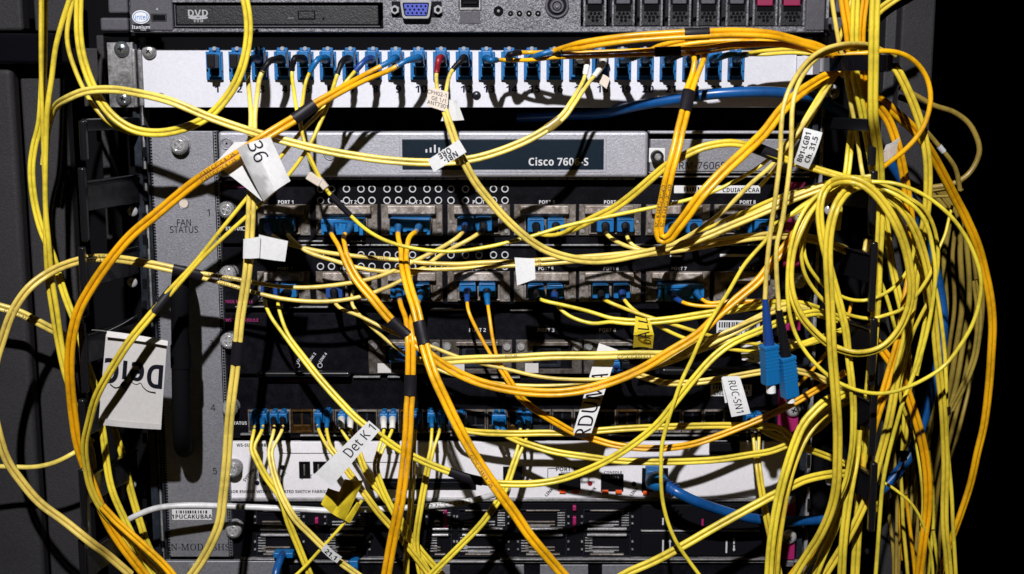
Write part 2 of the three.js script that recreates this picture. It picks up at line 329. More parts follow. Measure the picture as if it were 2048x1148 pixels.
// ================================================================ SERVER at the top
{
  const g = thing('rack_server', 'dark grey rack server along the top with disc drive, video port and disk caddies', 'server');
  const z = 20;
  mesh('front_bezel', [plate(258, -70, 1650, 64, 2, z, [[345, 5, 766, 57], [1162, -50, 1612, 53], [918, -40, 962, 21]], 0.3)], M.bezel, g);
  mesh('bezel_end', [box(258, -70, 344, 62, 4, z + 0.8, 1.2, 2)], M.bezelSmooth, g);
  mesh('bezel_end', [box(1613, -70, 1652, 62, 4, z + 0.8, 1.2, 2)], M.bezelSmooth, g);
  mesh('bay_back', [box(340, -60, 1620, 62, -2, 4, 0)], M.hollow, g);
  mesh('mounting_ear', [box(200, 35, 256, 62, 0, 14, 1.5, 2), box(214, -60, 254, 27, 0, 10, 1.5, 2)], M.bezelSmooth, g);
  mesh('mounting_ear', [box(1656, 34, 1688, 62, 0, 12, 1.5, 2), box(1672, -60, 1692, 26, 0, 10, 1.5, 2)], M.bezelSmooth, g);
  const dvd = part('disc_drive', g);
  mesh('drive_face', [box(352, 10, 757, 50, 6, 17, 0.8, 1)], M.darkPlastic, dvd);
  pieces('drive_rim', [box(349, 51.5, 760, 54, 8, 18, 0.2), box(349, 7, 351, 52, 8, 18, 0.2)], M.bezelSmooth, dvd);
  mesh('eject_button', [box(597, 23, 629, 38, 15, 17.7, 0.5)], M.darkPlastic, dvd);
  mesh('button_gap', [box(595.5, 21.5, 630.5, 39.5, 16.5, 17.15, 0.1)], M.hollow, dvd);
  mesh('eject_hole', [disc(647, 37, 16, 17.2, 0.7)], M.hollow, dvd);
  mesh('drive_light', [box(575, 34, 588, 39, 16, 17.3, 0.2)], M.bezelSmooth, dvd);
  lettering(dvd, 'DVD', 396, 26, 17.05, 9, M.inkGrey, { font: 'b', sx: 1.2 });
  mesh('disc_emblem', [new THREE.RingGeometry(0.0012, 0.0062, 30).scale(1, 0.2, 1).translate(P(396, 35, 17.15).x, P(396, 35, 17.15).y, 0.01715)], M.inkGrey, dvd);
  lettering(dvd, 'R O M', 397, 42, 17.05, 3.4, M.inkGrey, { font: 'b' });
  const st = part('sticker', g);
  { const c = P(282, 34, z + 1), k = S;
    mesh('sticker_oval', [new THREE.CylinderGeometry(16.5 * k, 16.5 * k, 0.0005, 32).rotateX(Math.PI / 2).scale(1, 0.76, 1).translate(c.x, c.y, c.z)], M.paper, st);
    mesh('oval_ring', [new THREE.TorusGeometry(14 * k, 0.7 * k, 6, 32).scale(1, 0.7, 1).translate(c.x, c.y, c.z + 0.0003)], M.inkLogoBlue, st);
    lettering(st, 'intel', 282, 34, z + 1.3, 6.5, M.inkLogoBlue);
    mesh('sticker_base', [box(266, 48, 299, 62, z, z + 1.1, 0.2)], M.ink, st);
    lettering(st, 'Itanium', 282, 54, z + 1.1, 4.8, M.inkWhite, { font: 'b' });
    lettering(st, 'inside', 287, 59.5, z + 1.1, 2.2, M.inkWhite); }
  mesh('pull_tab', [box(302, 27, 333, 43, z + 0.2, z + 1.2, 0.4)], M.darkPlastic, g);
  mesh('pull_tab', [box(306, 30, 330, 40, z + 1, z + 1.5, 0.2)], M.hollow, g);
  mesh('tab_mark', [new THREE.CircleGeometry(0.001, 3).rotateZ(Math.PI / 2).translate(P(314, 18, z + 1).x, P(314, 18, z + 1).y, z / 1000 + 0.00095)], M.inkGrey, g);
  // video port
  const vp = part('video_port', g);
  { const c = P(833, 20, z), k = S; const trap = (w0, w1, h, r) => { const s = new THREE.Shape(); s.moveTo(-w0 + r, h); s.lineTo(w0 - r, h); s.quadraticCurveTo(w0, h, w0 - r * 0.2, h - r); s.lineTo(w1, -h + r); s.quadraticCurveTo(w1 - r * 0.3, -h, w1 - r, -h); s.lineTo(-w1 + r, -h); s.quadraticCurveTo(-w1 + r * 0.3, -h, -w1, -h + r); s.lineTo(-w0 + r * 0.2, h - r); s.quadraticCurveTo(-w0, h, -w0 + r, h); return s; };
    const shell = trap(29 * k, 25 * k, 16 * k, 5 * k); shell.holes.push(new THREE.Path(trap(25.5 * k, 22 * k, 12.5 * k, 4 * k).getPoints(4)));
    mesh('port_shell', [new THREE.ExtrudeGeometry(shell, { depth: 0.005, bevelEnabled: true, bevelSize: 0.0003, bevelThickness: 0.0003, bevelSegments: 2 }).translate(c.x, c.y, c.z)], M.chrome, vp);
    mesh('port_core', [new THREE.ExtrudeGeometry(trap(23 * k, 20 * k, 10.5 * k, 3 * k), { depth: 0.0045, bevelEnabled: false }).translate(c.x, c.y, c.z)], M.vgaBlue, vp);
    const pin = []; for (let r = 0; r < 3; r++) for (let i = 0; i < 5; i++) pin.push(new THREE.CylinderGeometry(0.00062, 0.00062, 0.0003, 10).rotateX(Math.PI / 2).translate(c.x + (i - 2) * 8.2 * k + (r === 1 ? -3 * k : 1.5 * k), c.y + (1 - r) * 6.3 * k, c.z + 0.0046));
    tiny('pin_hole', pin, M.hollow, vp);
    mesh('port_recess', [box(783, 2, 884, 36, z - 1, z + 0.15, 4, 2)], M.black, vp);
    for (const x of [-40, 41]) { mesh('hex_post', [new THREE.CylinderGeometry(8.5 * k, 9.5 * k, 0.0035, 6).rotateX(Math.PI / 2).translate(c.x + x * k, c.y, c.z + 0.0015)], M.chrome, vp); mesh('post_hole', [new THREE.CylinderGeometry(4 * k, 4 * k, 0.0003, 14).rotateX(Math.PI / 2).translate(c.x + x * k, c.y, c.z + 0.0034)], M.hollow, vp); } }
  const usb = part('data_port', g);
  mesh('port_shell', [plate(919, -6, 961, 20, 12, z - 0.5, [[922, -4, 958, 15]], 0.2)], M.steel, usb);
  mesh('port_tongue', [box(926, 3, 954, 8, 8, 17, 0.2)], M.black, usb);
  mesh('name_plate', [box(920, 23, 960, 47, z - 0.5, z + 0.35, 0.2)], M.bezelSmooth, g);
  for (const [x, y, r] of [[997, 22, 2.9], [1021, 27, 1.5], [1039, 27, 1.7], [1058, 27, 1.7], [1076, 27, 1.7]]) {
    const b = part('status_light', g);
    mesh('light_ring', [disc(x, y, z - 1, z + 0.3, r * 1.05)], M.hollow, b); mesh('light_lens', [disc(x, y, z - 1, z + 0.8, r * 0.5, 14, r * 0.3)], x === 1021 ? M.bezel : M.steel, b);
  }
  const pb = part('power_button', g);
  mesh('button_ring', [ring(1114, 12, z + 0.6, 6.6, 0.9, 32)], M.bezelSmooth, pb); mesh('button_well', [disc(1114, 12, z, z + 0.3, 6.4, 30)], M.black, pb);
  mesh('button_cap', [disc(1114, 12, z, z + 1.6, 4.6, 30, 4.1)], M.bezelSmooth, pb); mesh('button_stud', [disc(1114, 12, z, z + 2.6, 1.3, 18, 1)], M.bezel, pb);
  mesh('button_gap', [ring(1114, 12, z + 1.65, 2.6, 0.35, 26)], M.hollow, pb);
  [[1190, 46], [1247, 46], [1303, 46], [1360, 46], [1417, 46], [1475, 46], [1531, 50], [1585, 52]].forEach(([x, w], i) => {
    const d = part('disk_caddy', g), a = x - w / 2, b = x + w / 2, wide = i > 5;
    mesh('caddy_frame', [plate(a, -40, b, 52, 4, z - 2, [[a + 6, -36, b - 6, 8]], 0.5)], M.darkPlastic, d);
    pieces('caddy_edge', [box(a, -40, a + 4.5, 52, 4, z - 1.2, 0.4), box(b - 4.5, -40, b, 52, 4, z - 1.2, 0.4)], M.bezel, d);
    mesh('caddy_latch', [box(a + 9, -30, b - 9, wide ? 12 : 8, 8, z - 0.6, 0.8, 2)], wide ? M.magentaDark : M.bezelSmooth, d);
    mesh('latch_gap', [box(a + 8, wide ? 12 : 8, b - 8, 23, 6, z - 1.8, 0.2)], M.hollow, d);
    const h = []; for (const [r, n, o] of [[27, 3, 0], [34, 4, 0], [41, 2, 0]]) for (let k = 0; k < n; k++) h.push(disc(x + (k - (n - 1) / 2) * 8, r, z - 3, z - 1.85, 1.05, 8));
    tiny('vent_hole', h, M.hollow, d);
    tiny('caddy_clip', [box(a - 2, 33, a + 3, 38, 6, z - 1.4, 0.1), box(b - 3, 33, b + 2, 38, 6, z - 1.4, 0.1)], M.hollow, d);
  });
  mesh('underside', [box(205, 66, 1660, 72, -10, 6, 0.4)], M.black, g);
}

// ================================================================ PATCH PANEL
const PORT = (n) => 428 + 45.4 * (n - 1);
{
  const g = thing('patch_panel', 'white fibre patch panel with twenty four numbered blue ports', 'patch panel');
  const z = 3;
  mesh('panel_plate', [box(286, 98, 1592, 215, 1, z, 0.3)], M.white, g);
  mesh('panel_end', [box(1594, 112, 1634, 150, 0, 6, 0.6, 1)], M.white, g);
  const ear = part('mounting_ear', g);
  mesh('ear_plate', [box(216, 84, 268, 215, -2, z - 0.5, 0.5)], M.zinc, ear);
  mesh('ear_fold', [box(264, 97, 272, 215, -2, z + 2.2, 1.2, 2), box(276, 98, 286, 213, 0, z + 1.0, 1.2, 2)], M.zinc, ear);
  mesh('panel_end', [box(1636, 92, 1664, 214, -2, z - 1, 0.5)], M.zinc, g);
  screw(g, 243, 98, z + 0.5, 5.0, M.screwDark); screw(g, 247, 197, z + 0.5, 5.0, M.screwDark);
  screw(g, 298, 103, z + 1.5, 4.6, M.steel, { name: 'slot_screw' }); screw(g, 322, 192, z + 0.2, 2.2, M.steel); screw(g, 953, 191, z + 0.2, 2.9, M.railDark);
  screw(g, 1616, 112, z + 0.6, 3.6); screw(g, 1664, 184, z + 1.2, 5.0);
  for (let n = 1; n <= 24; n++) {
    const x = PORT(n), a = part('fibre_adapter', g);
    mesh('adapter_flange', [plate(x - 16, 103, x + 17, 160, z, z + 2.4, [[x - 9, 112, x + 10, 150]], 0.3), box(x - 11, 94, x + 11, 104, z, z + 2.6, 0.5)], M.blue, a);
    mesh('adapter_body', [plate(x - 12, 108, x + 13, 154, z, z + 5.5, [[x - 9, 112, x + 10, 150]], 0.3)], M.blueBright, a);
    mesh('adapter_spring', [box(x + 13, 112, x + 16.5, 142, z + 2, z + 3.6, 0.3)], M.blueBright, a);
    mesh('adapter_hollow', [box(x - 9, 112, x + 10, 150, z, z + 0.8, 0)], M.hollow, a);
    mesh('adapter_screw', [disc(x, 97, z + 2.4, z + 4.2, 1.7, 14, 1.2)], M.chrome, a);
    if (n < 3) { pieces('dust_cap', [box(x - 15, 108, x + 1, 136, z + 1, z + 18, 0.8, 2), box(x - 16, 137, x + 0, 141, z, z + 4, 0.4)], M.boot, a); }
    lettering(g, String(n), x + 5.5, 178, z + 0.02, 10, M.inkBlue, { font: 'b', sx: 1.15 });
  }
  lettering(g, 'A B C', 1553, 99.5, z + 0.02, 3, M.inkGrey);
}
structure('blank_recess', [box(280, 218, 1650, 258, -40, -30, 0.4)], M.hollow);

// ================================================================ ROUTER
{ // fan tray
  const g = thing('fan_tray', 'tall silver grey fan tray with a black handle, left of the line cards', 'fan tray');
  const a = P(298, 262, 4), b = P(433, 262, 4), u = P(1024, 1114, 4);
  const w = b.x - a.x, h = a.y - u.y, cx = (a.x + b.x) / 2;
  mesh('tray_plate', [new RoundedBoxGeometry(w, h, 0.006, 1, 0.0006).translate(cx, a.y - h / 2, 0.001)], M.silver, g);
  mesh('tray_edge', [new RoundedBoxGeometry(0.0016, h, 0.005, 1, 0.0004).translate(a.x - 0.0016, a.y - h / 2, 0.001)], M.railDark, g);
  const perf = []; for (let i = 0; i < 150; i++) perf.push(new THREE.BoxGeometry(0.0011, 0.0011, 0.0006).translate(b.x - 0.0009, a.y - h * (i + 0.5) / 150, 0.0041), new THREE.BoxGeometry(0.0011, 0.0011, 0.0006).translate(a.x + 0.0009, a.y - h * (i + 0.5) / 150, 0.0041));
  const pf = mesh('perforation', perf, M.hollow, g); pf.userData.kind = 'stuff';
  mesh('tray_seam', [new THREE.BoxGeometry(0.0006, h, 0.001).translate(b.x - 0.0022, a.y - h / 2, 0.0037)], M.black, g);
  thumbScrew(g, 357, 291, 4, 5.6, 6);
  lettering(g, 'FAN', 368, 445, 4.05, 9.5, M.ink, { sx: 0.95 }); lettering(g, 'STATUS', 368, 459, 4.05, 9.5, M.ink, { sx: 0.95 });
  const led = part('status_light', g);
  mesh('light_lens', [disc(367, 407, 3.5, 4.6, 3.2, 20, 2.8)], M.cream, led); mesh('light_ring', [ring(367, 407, 4.1, 3.4, 0.35)], M.steel, led);
  for (const [t, x, y] of [['1', 417, 425], ['2', 420, 556], ['3', 423, 687], ['4', 426, 815], ['5', 430, 942]]) lettering(g, t, x, y, 4.05, 10, M.ink);
  lettering(g, 'FAN-MOD-6SHS', 388, 1094, 4.05, 10.5, M.ink, { font: 's' });
  // the handle: a round bar on two feet
  const hp = [[366, 548, 4], [363, 549, 24], [361, 556, 38], [360, 580, 44], [361, 700, 45], [363, 860, 44], [365, 888, 37], [368, 896, 24], [370, 898, 4]].map((q) => P(...q));
  const hc = new THREE.CatmullRomCurve3(hp, false, 'centripetal');
  const hg = part('handle', g);
  mesh('handle_bar', [new THREE.TubeGeometry(hc, 80, 0.0056, 16)], M.handle, hg);
  mesh('handle_grip', [new THREE.TubeGeometry(new THREE.CatmullRomCurve3([P(361, 690, 45), P(361.5, 715, 45), P(362, 735, 45)]), 10, 0.0063, 16)], M.handle, hg);
  const lab = part('serial_label', g);
  mesh('label_paper', [box(344, 1019, 424, 1040, 3.8, 4.25, 1.2, 2)], M.paper, lab);
  barcode(lab, 352, 1021, 416, 1027, 4.3, 5); lettering(lab, '1PUCAKUBAA', 384, 1033, 4.28, 6.6, M.ink, { font: 'b', sx: 1.05 });
}
{ // the next unit below
  const g = thing('lower_unit', 'grey top edge of the unit under the fan tray, cut off by the picture', 'rack unit');
  mesh('unit_plate', [box(332, 1122, 560, 1260, -2, 3, 0.8)], M.silver, g);
  screw(g, 388, 1136, 3.4, 4.5, M.steel);
  pieces('unit_edge', [box(470, 1122, 1600, 1126, -2, 1.5, 0.3)], M.zinc, g);
  mesh('unit_face', [box(562, 1128, 1600, 1260, -6, -1, 0.5)], M.card, g);
  for (const [a, b] of [[1080, 1176], [1204, 1270], [870, 900], [1030, 1048]]) mesh('unit_panel', [box(a, 1130, b, 1200, -1, 0.4, 0.3)], M.silver, g);
}
{ // bezel
  const g = thing('router_bezel', 'silver plastic router bezel with a dark name badge', 'bezel');
  const z = 11;
  mesh('bezel_plate', [box(437, 263, 1296, 355, -2, z, 2.2, 4)], M.silverBezel, g);
  mesh('bezel_step', [box(437, 357, 470, 362, -2, z - 2, 0.4)], M.black, g);
  const bd = part('name_badge', g);
  mesh('badge_plate', [box(804, 278, 1208, 340, z - 1, z + 0.5, 0.9, 3)], M.badge, bd);
  mesh('badge_rim', [plate(799, 273, 1213, 345, z - 0.5, z + 0.25, [[805, 279, 1207, 339]], 0.2)], M.silverBezel, bd);
  lettering(bd, 'Cisco 7606-S', 1117, 323, z + 0.55, 11, M.inkWhite, { font: 'b', sx: 0.98 });
  const bars = []; [6, 9, 14, 9, 6, 9, 14, 9, 6].forEach((hh, i) => bars.push(box(851 + i * 8.5, 305 - hh * 1.1, 854.5 + i * 8.5, 305, z, z + 0.62, 0)));
  tiny('emblem_bars', bars, M.inkWhite, bd);
  mesh('badge_stud', [disc(821, 305, z, z + 0.75, 3.4, 24)], M.badge, bd);
  for (const [x, y, r] of [[453, 287, 3.4], [660, 308, 3.6]]) {
    const p = part('bezel_plug', g);
    mesh('plug_ring', [ring(x, y, z, r, 0.7, 26)], M.silver, p); mesh('plug_face', [disc(x, y, z - 0.5, z + 0.25, r * 0.8, 24)], M.silver, p); mesh('plug_hole', [disc(x, y, z - 0.5, z + 0.45, r * 0.2, 12)], M.hollow, p);
  }
}
{ // small module at the right of the bezel
  const g = thing('bezel_module', 'silver metal module with a black thumb screw, right of the router bezel', 'module');
  const z = 7;
  mesh('module_plate', [box(1300, 278, 1600, 343, -2, z, 0.6)], M.silver, g);
  mesh('module_lip', [box(1299, 262, 1600, 268, -2, z + 4, 0.8, 2)], M.silverBezel, g);
  mesh('module_gap', [box(1299, 269, 1600, 277, -2, 0, 0.2)], M.hollow, g);
  pieces('module_edge', [box(1298, 344, 1620, 346.5, -2, z + 1, 0.2), box(1270, 352, 1620, 355, -2, 7, 0.3)], M.zinc, g);
  lettering(g, 'THERM-7606S', 1385, 331, z + 0.05, 10.5, M.ink, { sx: 1.05 });
  const t = part('thumb_screw', g);
  mesh('screw_pad', [box(1298, 296, 1330, 325, z - 0.5, z + 0.3, 1.2, 2)], M.paper, t);
  mesh('screw_knob', [disc(1316, 314, z, z + 7, 4.2, 24, 3.8)], M.boot, t); mesh('screw_face', [disc(1316, 314, z + 7, z + 7.4, 2.2, 20, 1.6)], M.steel, t);
}

// ---- line cards
const COVER = [[515, 620], [632, 755], [762, 885], [895, 1020], [1028, 1152], [1158, 1282], [1292, 1420], [1428, 1555]];
function gasket(g, y, x0, x1, step, z, h = 4) {
  for (let x = x0; x < x1; x += step) mesh('gasket_finger', [box(x + 0.8, y - h / 2, Math.min(x1, x + step - 0.8), y + h / 2, z - 3, z + 0.6 + jit(0.25), 0.4)], M.zinc, g);
}
function lever(g, y0, y1, x0 = 1572, x1 = 1612) {                  // magenta ejector tab with its thumb screw
  const e = part('ejector', g);
  mesh('ejector_tab', [box(x0, y0, x1, y1, -1, 3.5, 0.8, 2)], M.magenta, e);
  return e;
}
function transceiver(g, x0, x1, y0, y1, big = true) {
  const t = part('transceiver', g), m = (x0 + x1) / 2, h = y1 - y0, top = y0 + h * 0.40;
  mesh('cage_face', [plate(x0, y0, x1, y1, -1, 1.8, [[x0 + 20, top, x1 - 20, y1 - 3]], 0.4)], M.nickel, t);
  mesh('pull_bar', [box(x0 + 12, y0 + 2, x1 - 14, y0 + h * 0.32, 1, 7, 0.9, 2)], M.nickelPale, t);
  mesh('cage_hollow', [box(x0 + 18, top - 2, x1 - 18, y1 - 1, -12, -8, 0)], M.hollow, t);
  pieces('cage_side', [box(x0 + 20, top + 1, x0 + 24, y1 - 4, -8, 2.6, 0.2), box(x1 - 24, top + 1, x1 - 20, y1 - 4, -8, 2.6, 0.2), box(m - 3, top + 2, m + 3, y1 - 5, -8, 1.2, 0.2)], M.nickel, t);
  mesh('cage_lip', [box(x0 + 20, y1 - 5, x1 - 20, y1 - 3, -2, 3.4, 0.2)], M.nickel, t);
  const sc = []; for (const x of [x0 + 7, x1 - 7]) sc.push(disc(x, y1 - 9, 1.5, 2.6, 1.4, 12), disc(x, y0 + h * 0.55, 1.5, 2.4, 1, 10));
  tiny('cage_rivet', sc, M.steel, t);
  return t;
}
function ledGrid(g, rows, xs, z) {
  for (const y of rows) for (const x of xs) {
    const e = part('vent_ring', g);
    mesh('ring_rim', [ring(x, y, z + 0.3, 2.05, 0.42, 20)], M.inkWhite, e); mesh('ring_hole', [disc(x, y, z - 1, z + 0.2, 1.7, 16)], M.hollow, e);
  }
}
const RX = [641, 663, 693, 722, 744, 774, 797, 825, 854, 877, 902, 931, 958, 987, 1010];
function cardBase(label, y0, y1, mat, z = 0) {
  const g = thing('line_card', label, 'line card');
  mesh('card_face', [box(440, y0, 1572, y1, -4, z, 0.4)], mat, g);
  return g;
}
{
  const g = cardBase('uppermost dark line card, with two rows of white ringed holes and eight pale port bars', 362, 487, M.card);
  gasket(g, 357.5, 472, 1270, 27.6, 4);
  ledGrid(g, [378, 401], RX, 0);
  COVER.forEach(([a, b], i) => { transceiver(g, a, b, 409, 471); lettering(g, 'PORT ' + (i + 1), (a + b) / 2 + 4, 404, 0.05, 5.2, M.inkWhite, { font: 'b' }); });
  const lb = part('serial_label', g); mesh('label_paper', [box(1348, 371, 1521, 387, -1, 0.35, 0.5)], M.paper, lb); barcode(lb, 1368, 374, 1418, 383, 0.4, 8); lettering(lb, 'CDUIAEDCAA', 1482, 380, 0.4, 6.2, M.ink, { font: 'b' });
  thumbScrew(g, 452, 420, 0); lettering(g, 'WS-X6708-10GE', 480, 372, 0.05, 5, M.inkPink, {}); lettering(g, 'STATUS', 468, 457, 0.05, 5.2, M.inkWhite, { font: 'b' });
  mesh('status_ring', [ring(488, 457, 0.3, 1.3, 0.25)], M.inkWhite, g);
  lever(g, 364, 388, 1582, 1612); lever(g, 436, 474, 1570, 1600); screw(g, 1598, 432, 4, 4.2);
  pieces('card_edge', [box(520, 481, 645, 484, -1, 3, 0.3), box(700, 481, 730, 484, -1, 3, 0.3), box(905, 486, 980, 489, -1, 3, 0.3), box(1020, 489, 1300, 492, -1, 3, 0.3)], M.zinc, g);
}
{
  const g = cardBase('second dark line card, its bars dulled by shadow, under the pale crossing pairs', 495, 618, M.card);
  gasket(g, 490.5, 500, 1560, 40, 2, 3);
  ledGrid(g, [510, 533], RX, 0);
  COVER.forEach(([a, b], i) => { transceiver(g, a, b, 543, 604); lettering(g, 'PORT ' + (i + 1), (a + b) / 2 + 2, 537, 0.05, 5, M.inkWhite, { font: 'b' }); });
  thumbScrew(g, 455, 548, 0); thumbScrew(g, 1600, 562, 0, 5, 9);
  lettering(g, '10GE MODULE', 478, 603, 0.05, 4.6, M.inkPink);
  const lb = part('serial_label', g); mesh('label_paper', [box(1340, 510, 1364, 514, -1, 0.3, 0.3), box(1440, 508, 1500, 514, -1, 0.3, 0.3)], M.paper, lb);
  lever(g, 492, 536, 1566, 1600); lever(g, 596, 612, 1590, 1606);
  pieces('card_edge', [box(470, 613, 560, 615, -1, 3, 0.3), box(578, 613, 655, 616, -1, 3, 0.3), box(860, 618, 940, 621, -1, 3, 0.3), box(1020, 619, 1065, 622, -1, 3, 0.3)], M.zinc, g);
}
{
  const g = cardBase('third dark line card, with wide pale port plates and a black lever at right', 626, 748, M.card);
  thumbScrew(g, 456, 682, 0); lettering(g, 'WS ETH MODULE', 484, 640, 0.05, 4.6, M.inkPink);
  for (const [a, b] of [[737, 880], [884, 1024], [1032, 1164], [1168, 1300]]) {
    const t = part('port_plate', g);
    mesh('plate_face', [plate(a, 680, b, 748, -1, 1.6, [[a + 34, 692, b - 20, 738]], 0.4)], M.nickelDark, t);
    mesh('plate_hollow', [box(a + 30, 690, b - 16, 742, -10, -7, 0)], M.hollow, t);
    mesh('plate_bar', [box(a + 28, 684, b - 28, 692, 1, 4, 0.5)], M.nickel, t);
    mesh('socket', [plate(a + 40, 694, b - 42, 734, -6, 0.6, [[a + 48, 700, b - 50, 728]], 0.3)], M.railDark, t);
    pieces('plate_screw', [disc(a + 10, 694, 1.4, 3.2, 3, 16, 2.4), disc(b - 10, 694, 1.4, 3.2, 3, 16, 2.4)], M.steel, t);
    mesh('port_label', [box(a + 18, 727, a + 45, 746, 1, 2.1, 0.2)], M.greyPaper, t);
  }
  for (const [t, x] of [['PORT 2', 955], ['PORT 3', 1092], ['PORT 4', 1215]]) lettering(g, t, x, 660, 0.05, 5.6, M.inkWhite, { font: 'b' });
  [['LINK 1', 595], ['LINK 2', 618], ['LINK 4', 640]].forEach(([t, x], i) => { if (i !== 1) mesh('status_ring', [ring(x, 731, 0.3, 1.5, 0.25, 18)], M.inkWhite, g); lettering(g, t, x + 6, 715, 0.05, 4, M.inkWhite, { rot: 0.95, font: 'b' }); });
  const lv = part('lever', g);
  mesh('lever_bar', [box(1322, 736, 1524, 752, 2, 11, 2.4, 4)], M.glossSmooth, lv);
  const lv2 = part('lever', g); mesh('lever_bar', [box(512, 744, 700, 755, 2, 9, 2, 4)], M.glossSmooth, lv2);
  pieces('card_edge', [box(706, 753, 760, 756, -1, 3, 0.3), box(775, 753, 800, 756, -1, 3, 0.3), box(980, 754, 1040, 757, -1, 3, 0.3)], M.zinc, g);
  const lb = part('serial_label', g); mesh('label_paper', [box(1433, 641, 1520, 673, -1, 0.35, 0.5)], M.paper, lb); barcode(lb, 1438, 644, 1516, 655, 0.4, 9); lettering(lb, 'CNUIAECAAA', 1474, 664, 0.4, 6.4, M.ink, { font: 'b' });
  lever(g, 632, 662, 1570, 1602); screw(g, 1582, 690, 3.5, 4.6);
}
{
  const g = cardBase('fourth dark line card, with a low row of many small blue plugs', 757, 876, M.card);
  thumbScrew(g, 458, 818, 0); lettering(g, 'GIGABIT ETHERNET', 610, 762, 0.05, 5, M.inkPink, { sx: 1.1 }); lettering(g, 'STATUS', 478, 846, 0.05, 5, M.inkWhite, { font: 'b' });
  for (let i = 0; i < 24; i++) {
    const x = 496 + i * 43.4, t = part('small_cage', g);
    mesh('cage_face', [plate(x, 820, x + 42, 866, -1, 2.2, [[x + 3, 824, x + 39, 862]], 0.3)], i % 5 === 2 ? M.bronze : M.nickel, t);
    mesh('cage_hollow', [box(x + 1, 822, x + 41, 864, -10, -8, 0)], M.hollow, t);
    mesh('cage_floor', [box(x + 4, 850, x + 38, 861, -8, 0.8, 0.2), box(x + 19, 825, x + 23, 850, -8, 0.2, 0.2)], i % 5 === 2 ? M.bronze : M.railDark, t);
  }
  pieces('card_edge', [box(480, 868, 560, 871, -1, 3, 0.3), box(600, 870, 780, 873, -1, 3, 0.3), box(900, 870, 1090, 873, -1, 3, 0.3), box(1100, 870, 1480, 873, -1, 2, 0.3)], M.zinc, g);
  const lb = part('serial_label', g); mesh('label_paper', [box(1421, 769, 1504, 793, -1, 0.35, 0.5)], M.paper, lb); barcode(lb, 1426, 771, 1500, 779, 0.4, 11); lettering(lb, 'CNUIAFAAAA', 1462, 786, 0.4, 6, M.ink, { font: 'b' });
  lever(g, 780, 868, 1557, 1598); screw(g, 1586, 819, 4.5, 5.2);
}
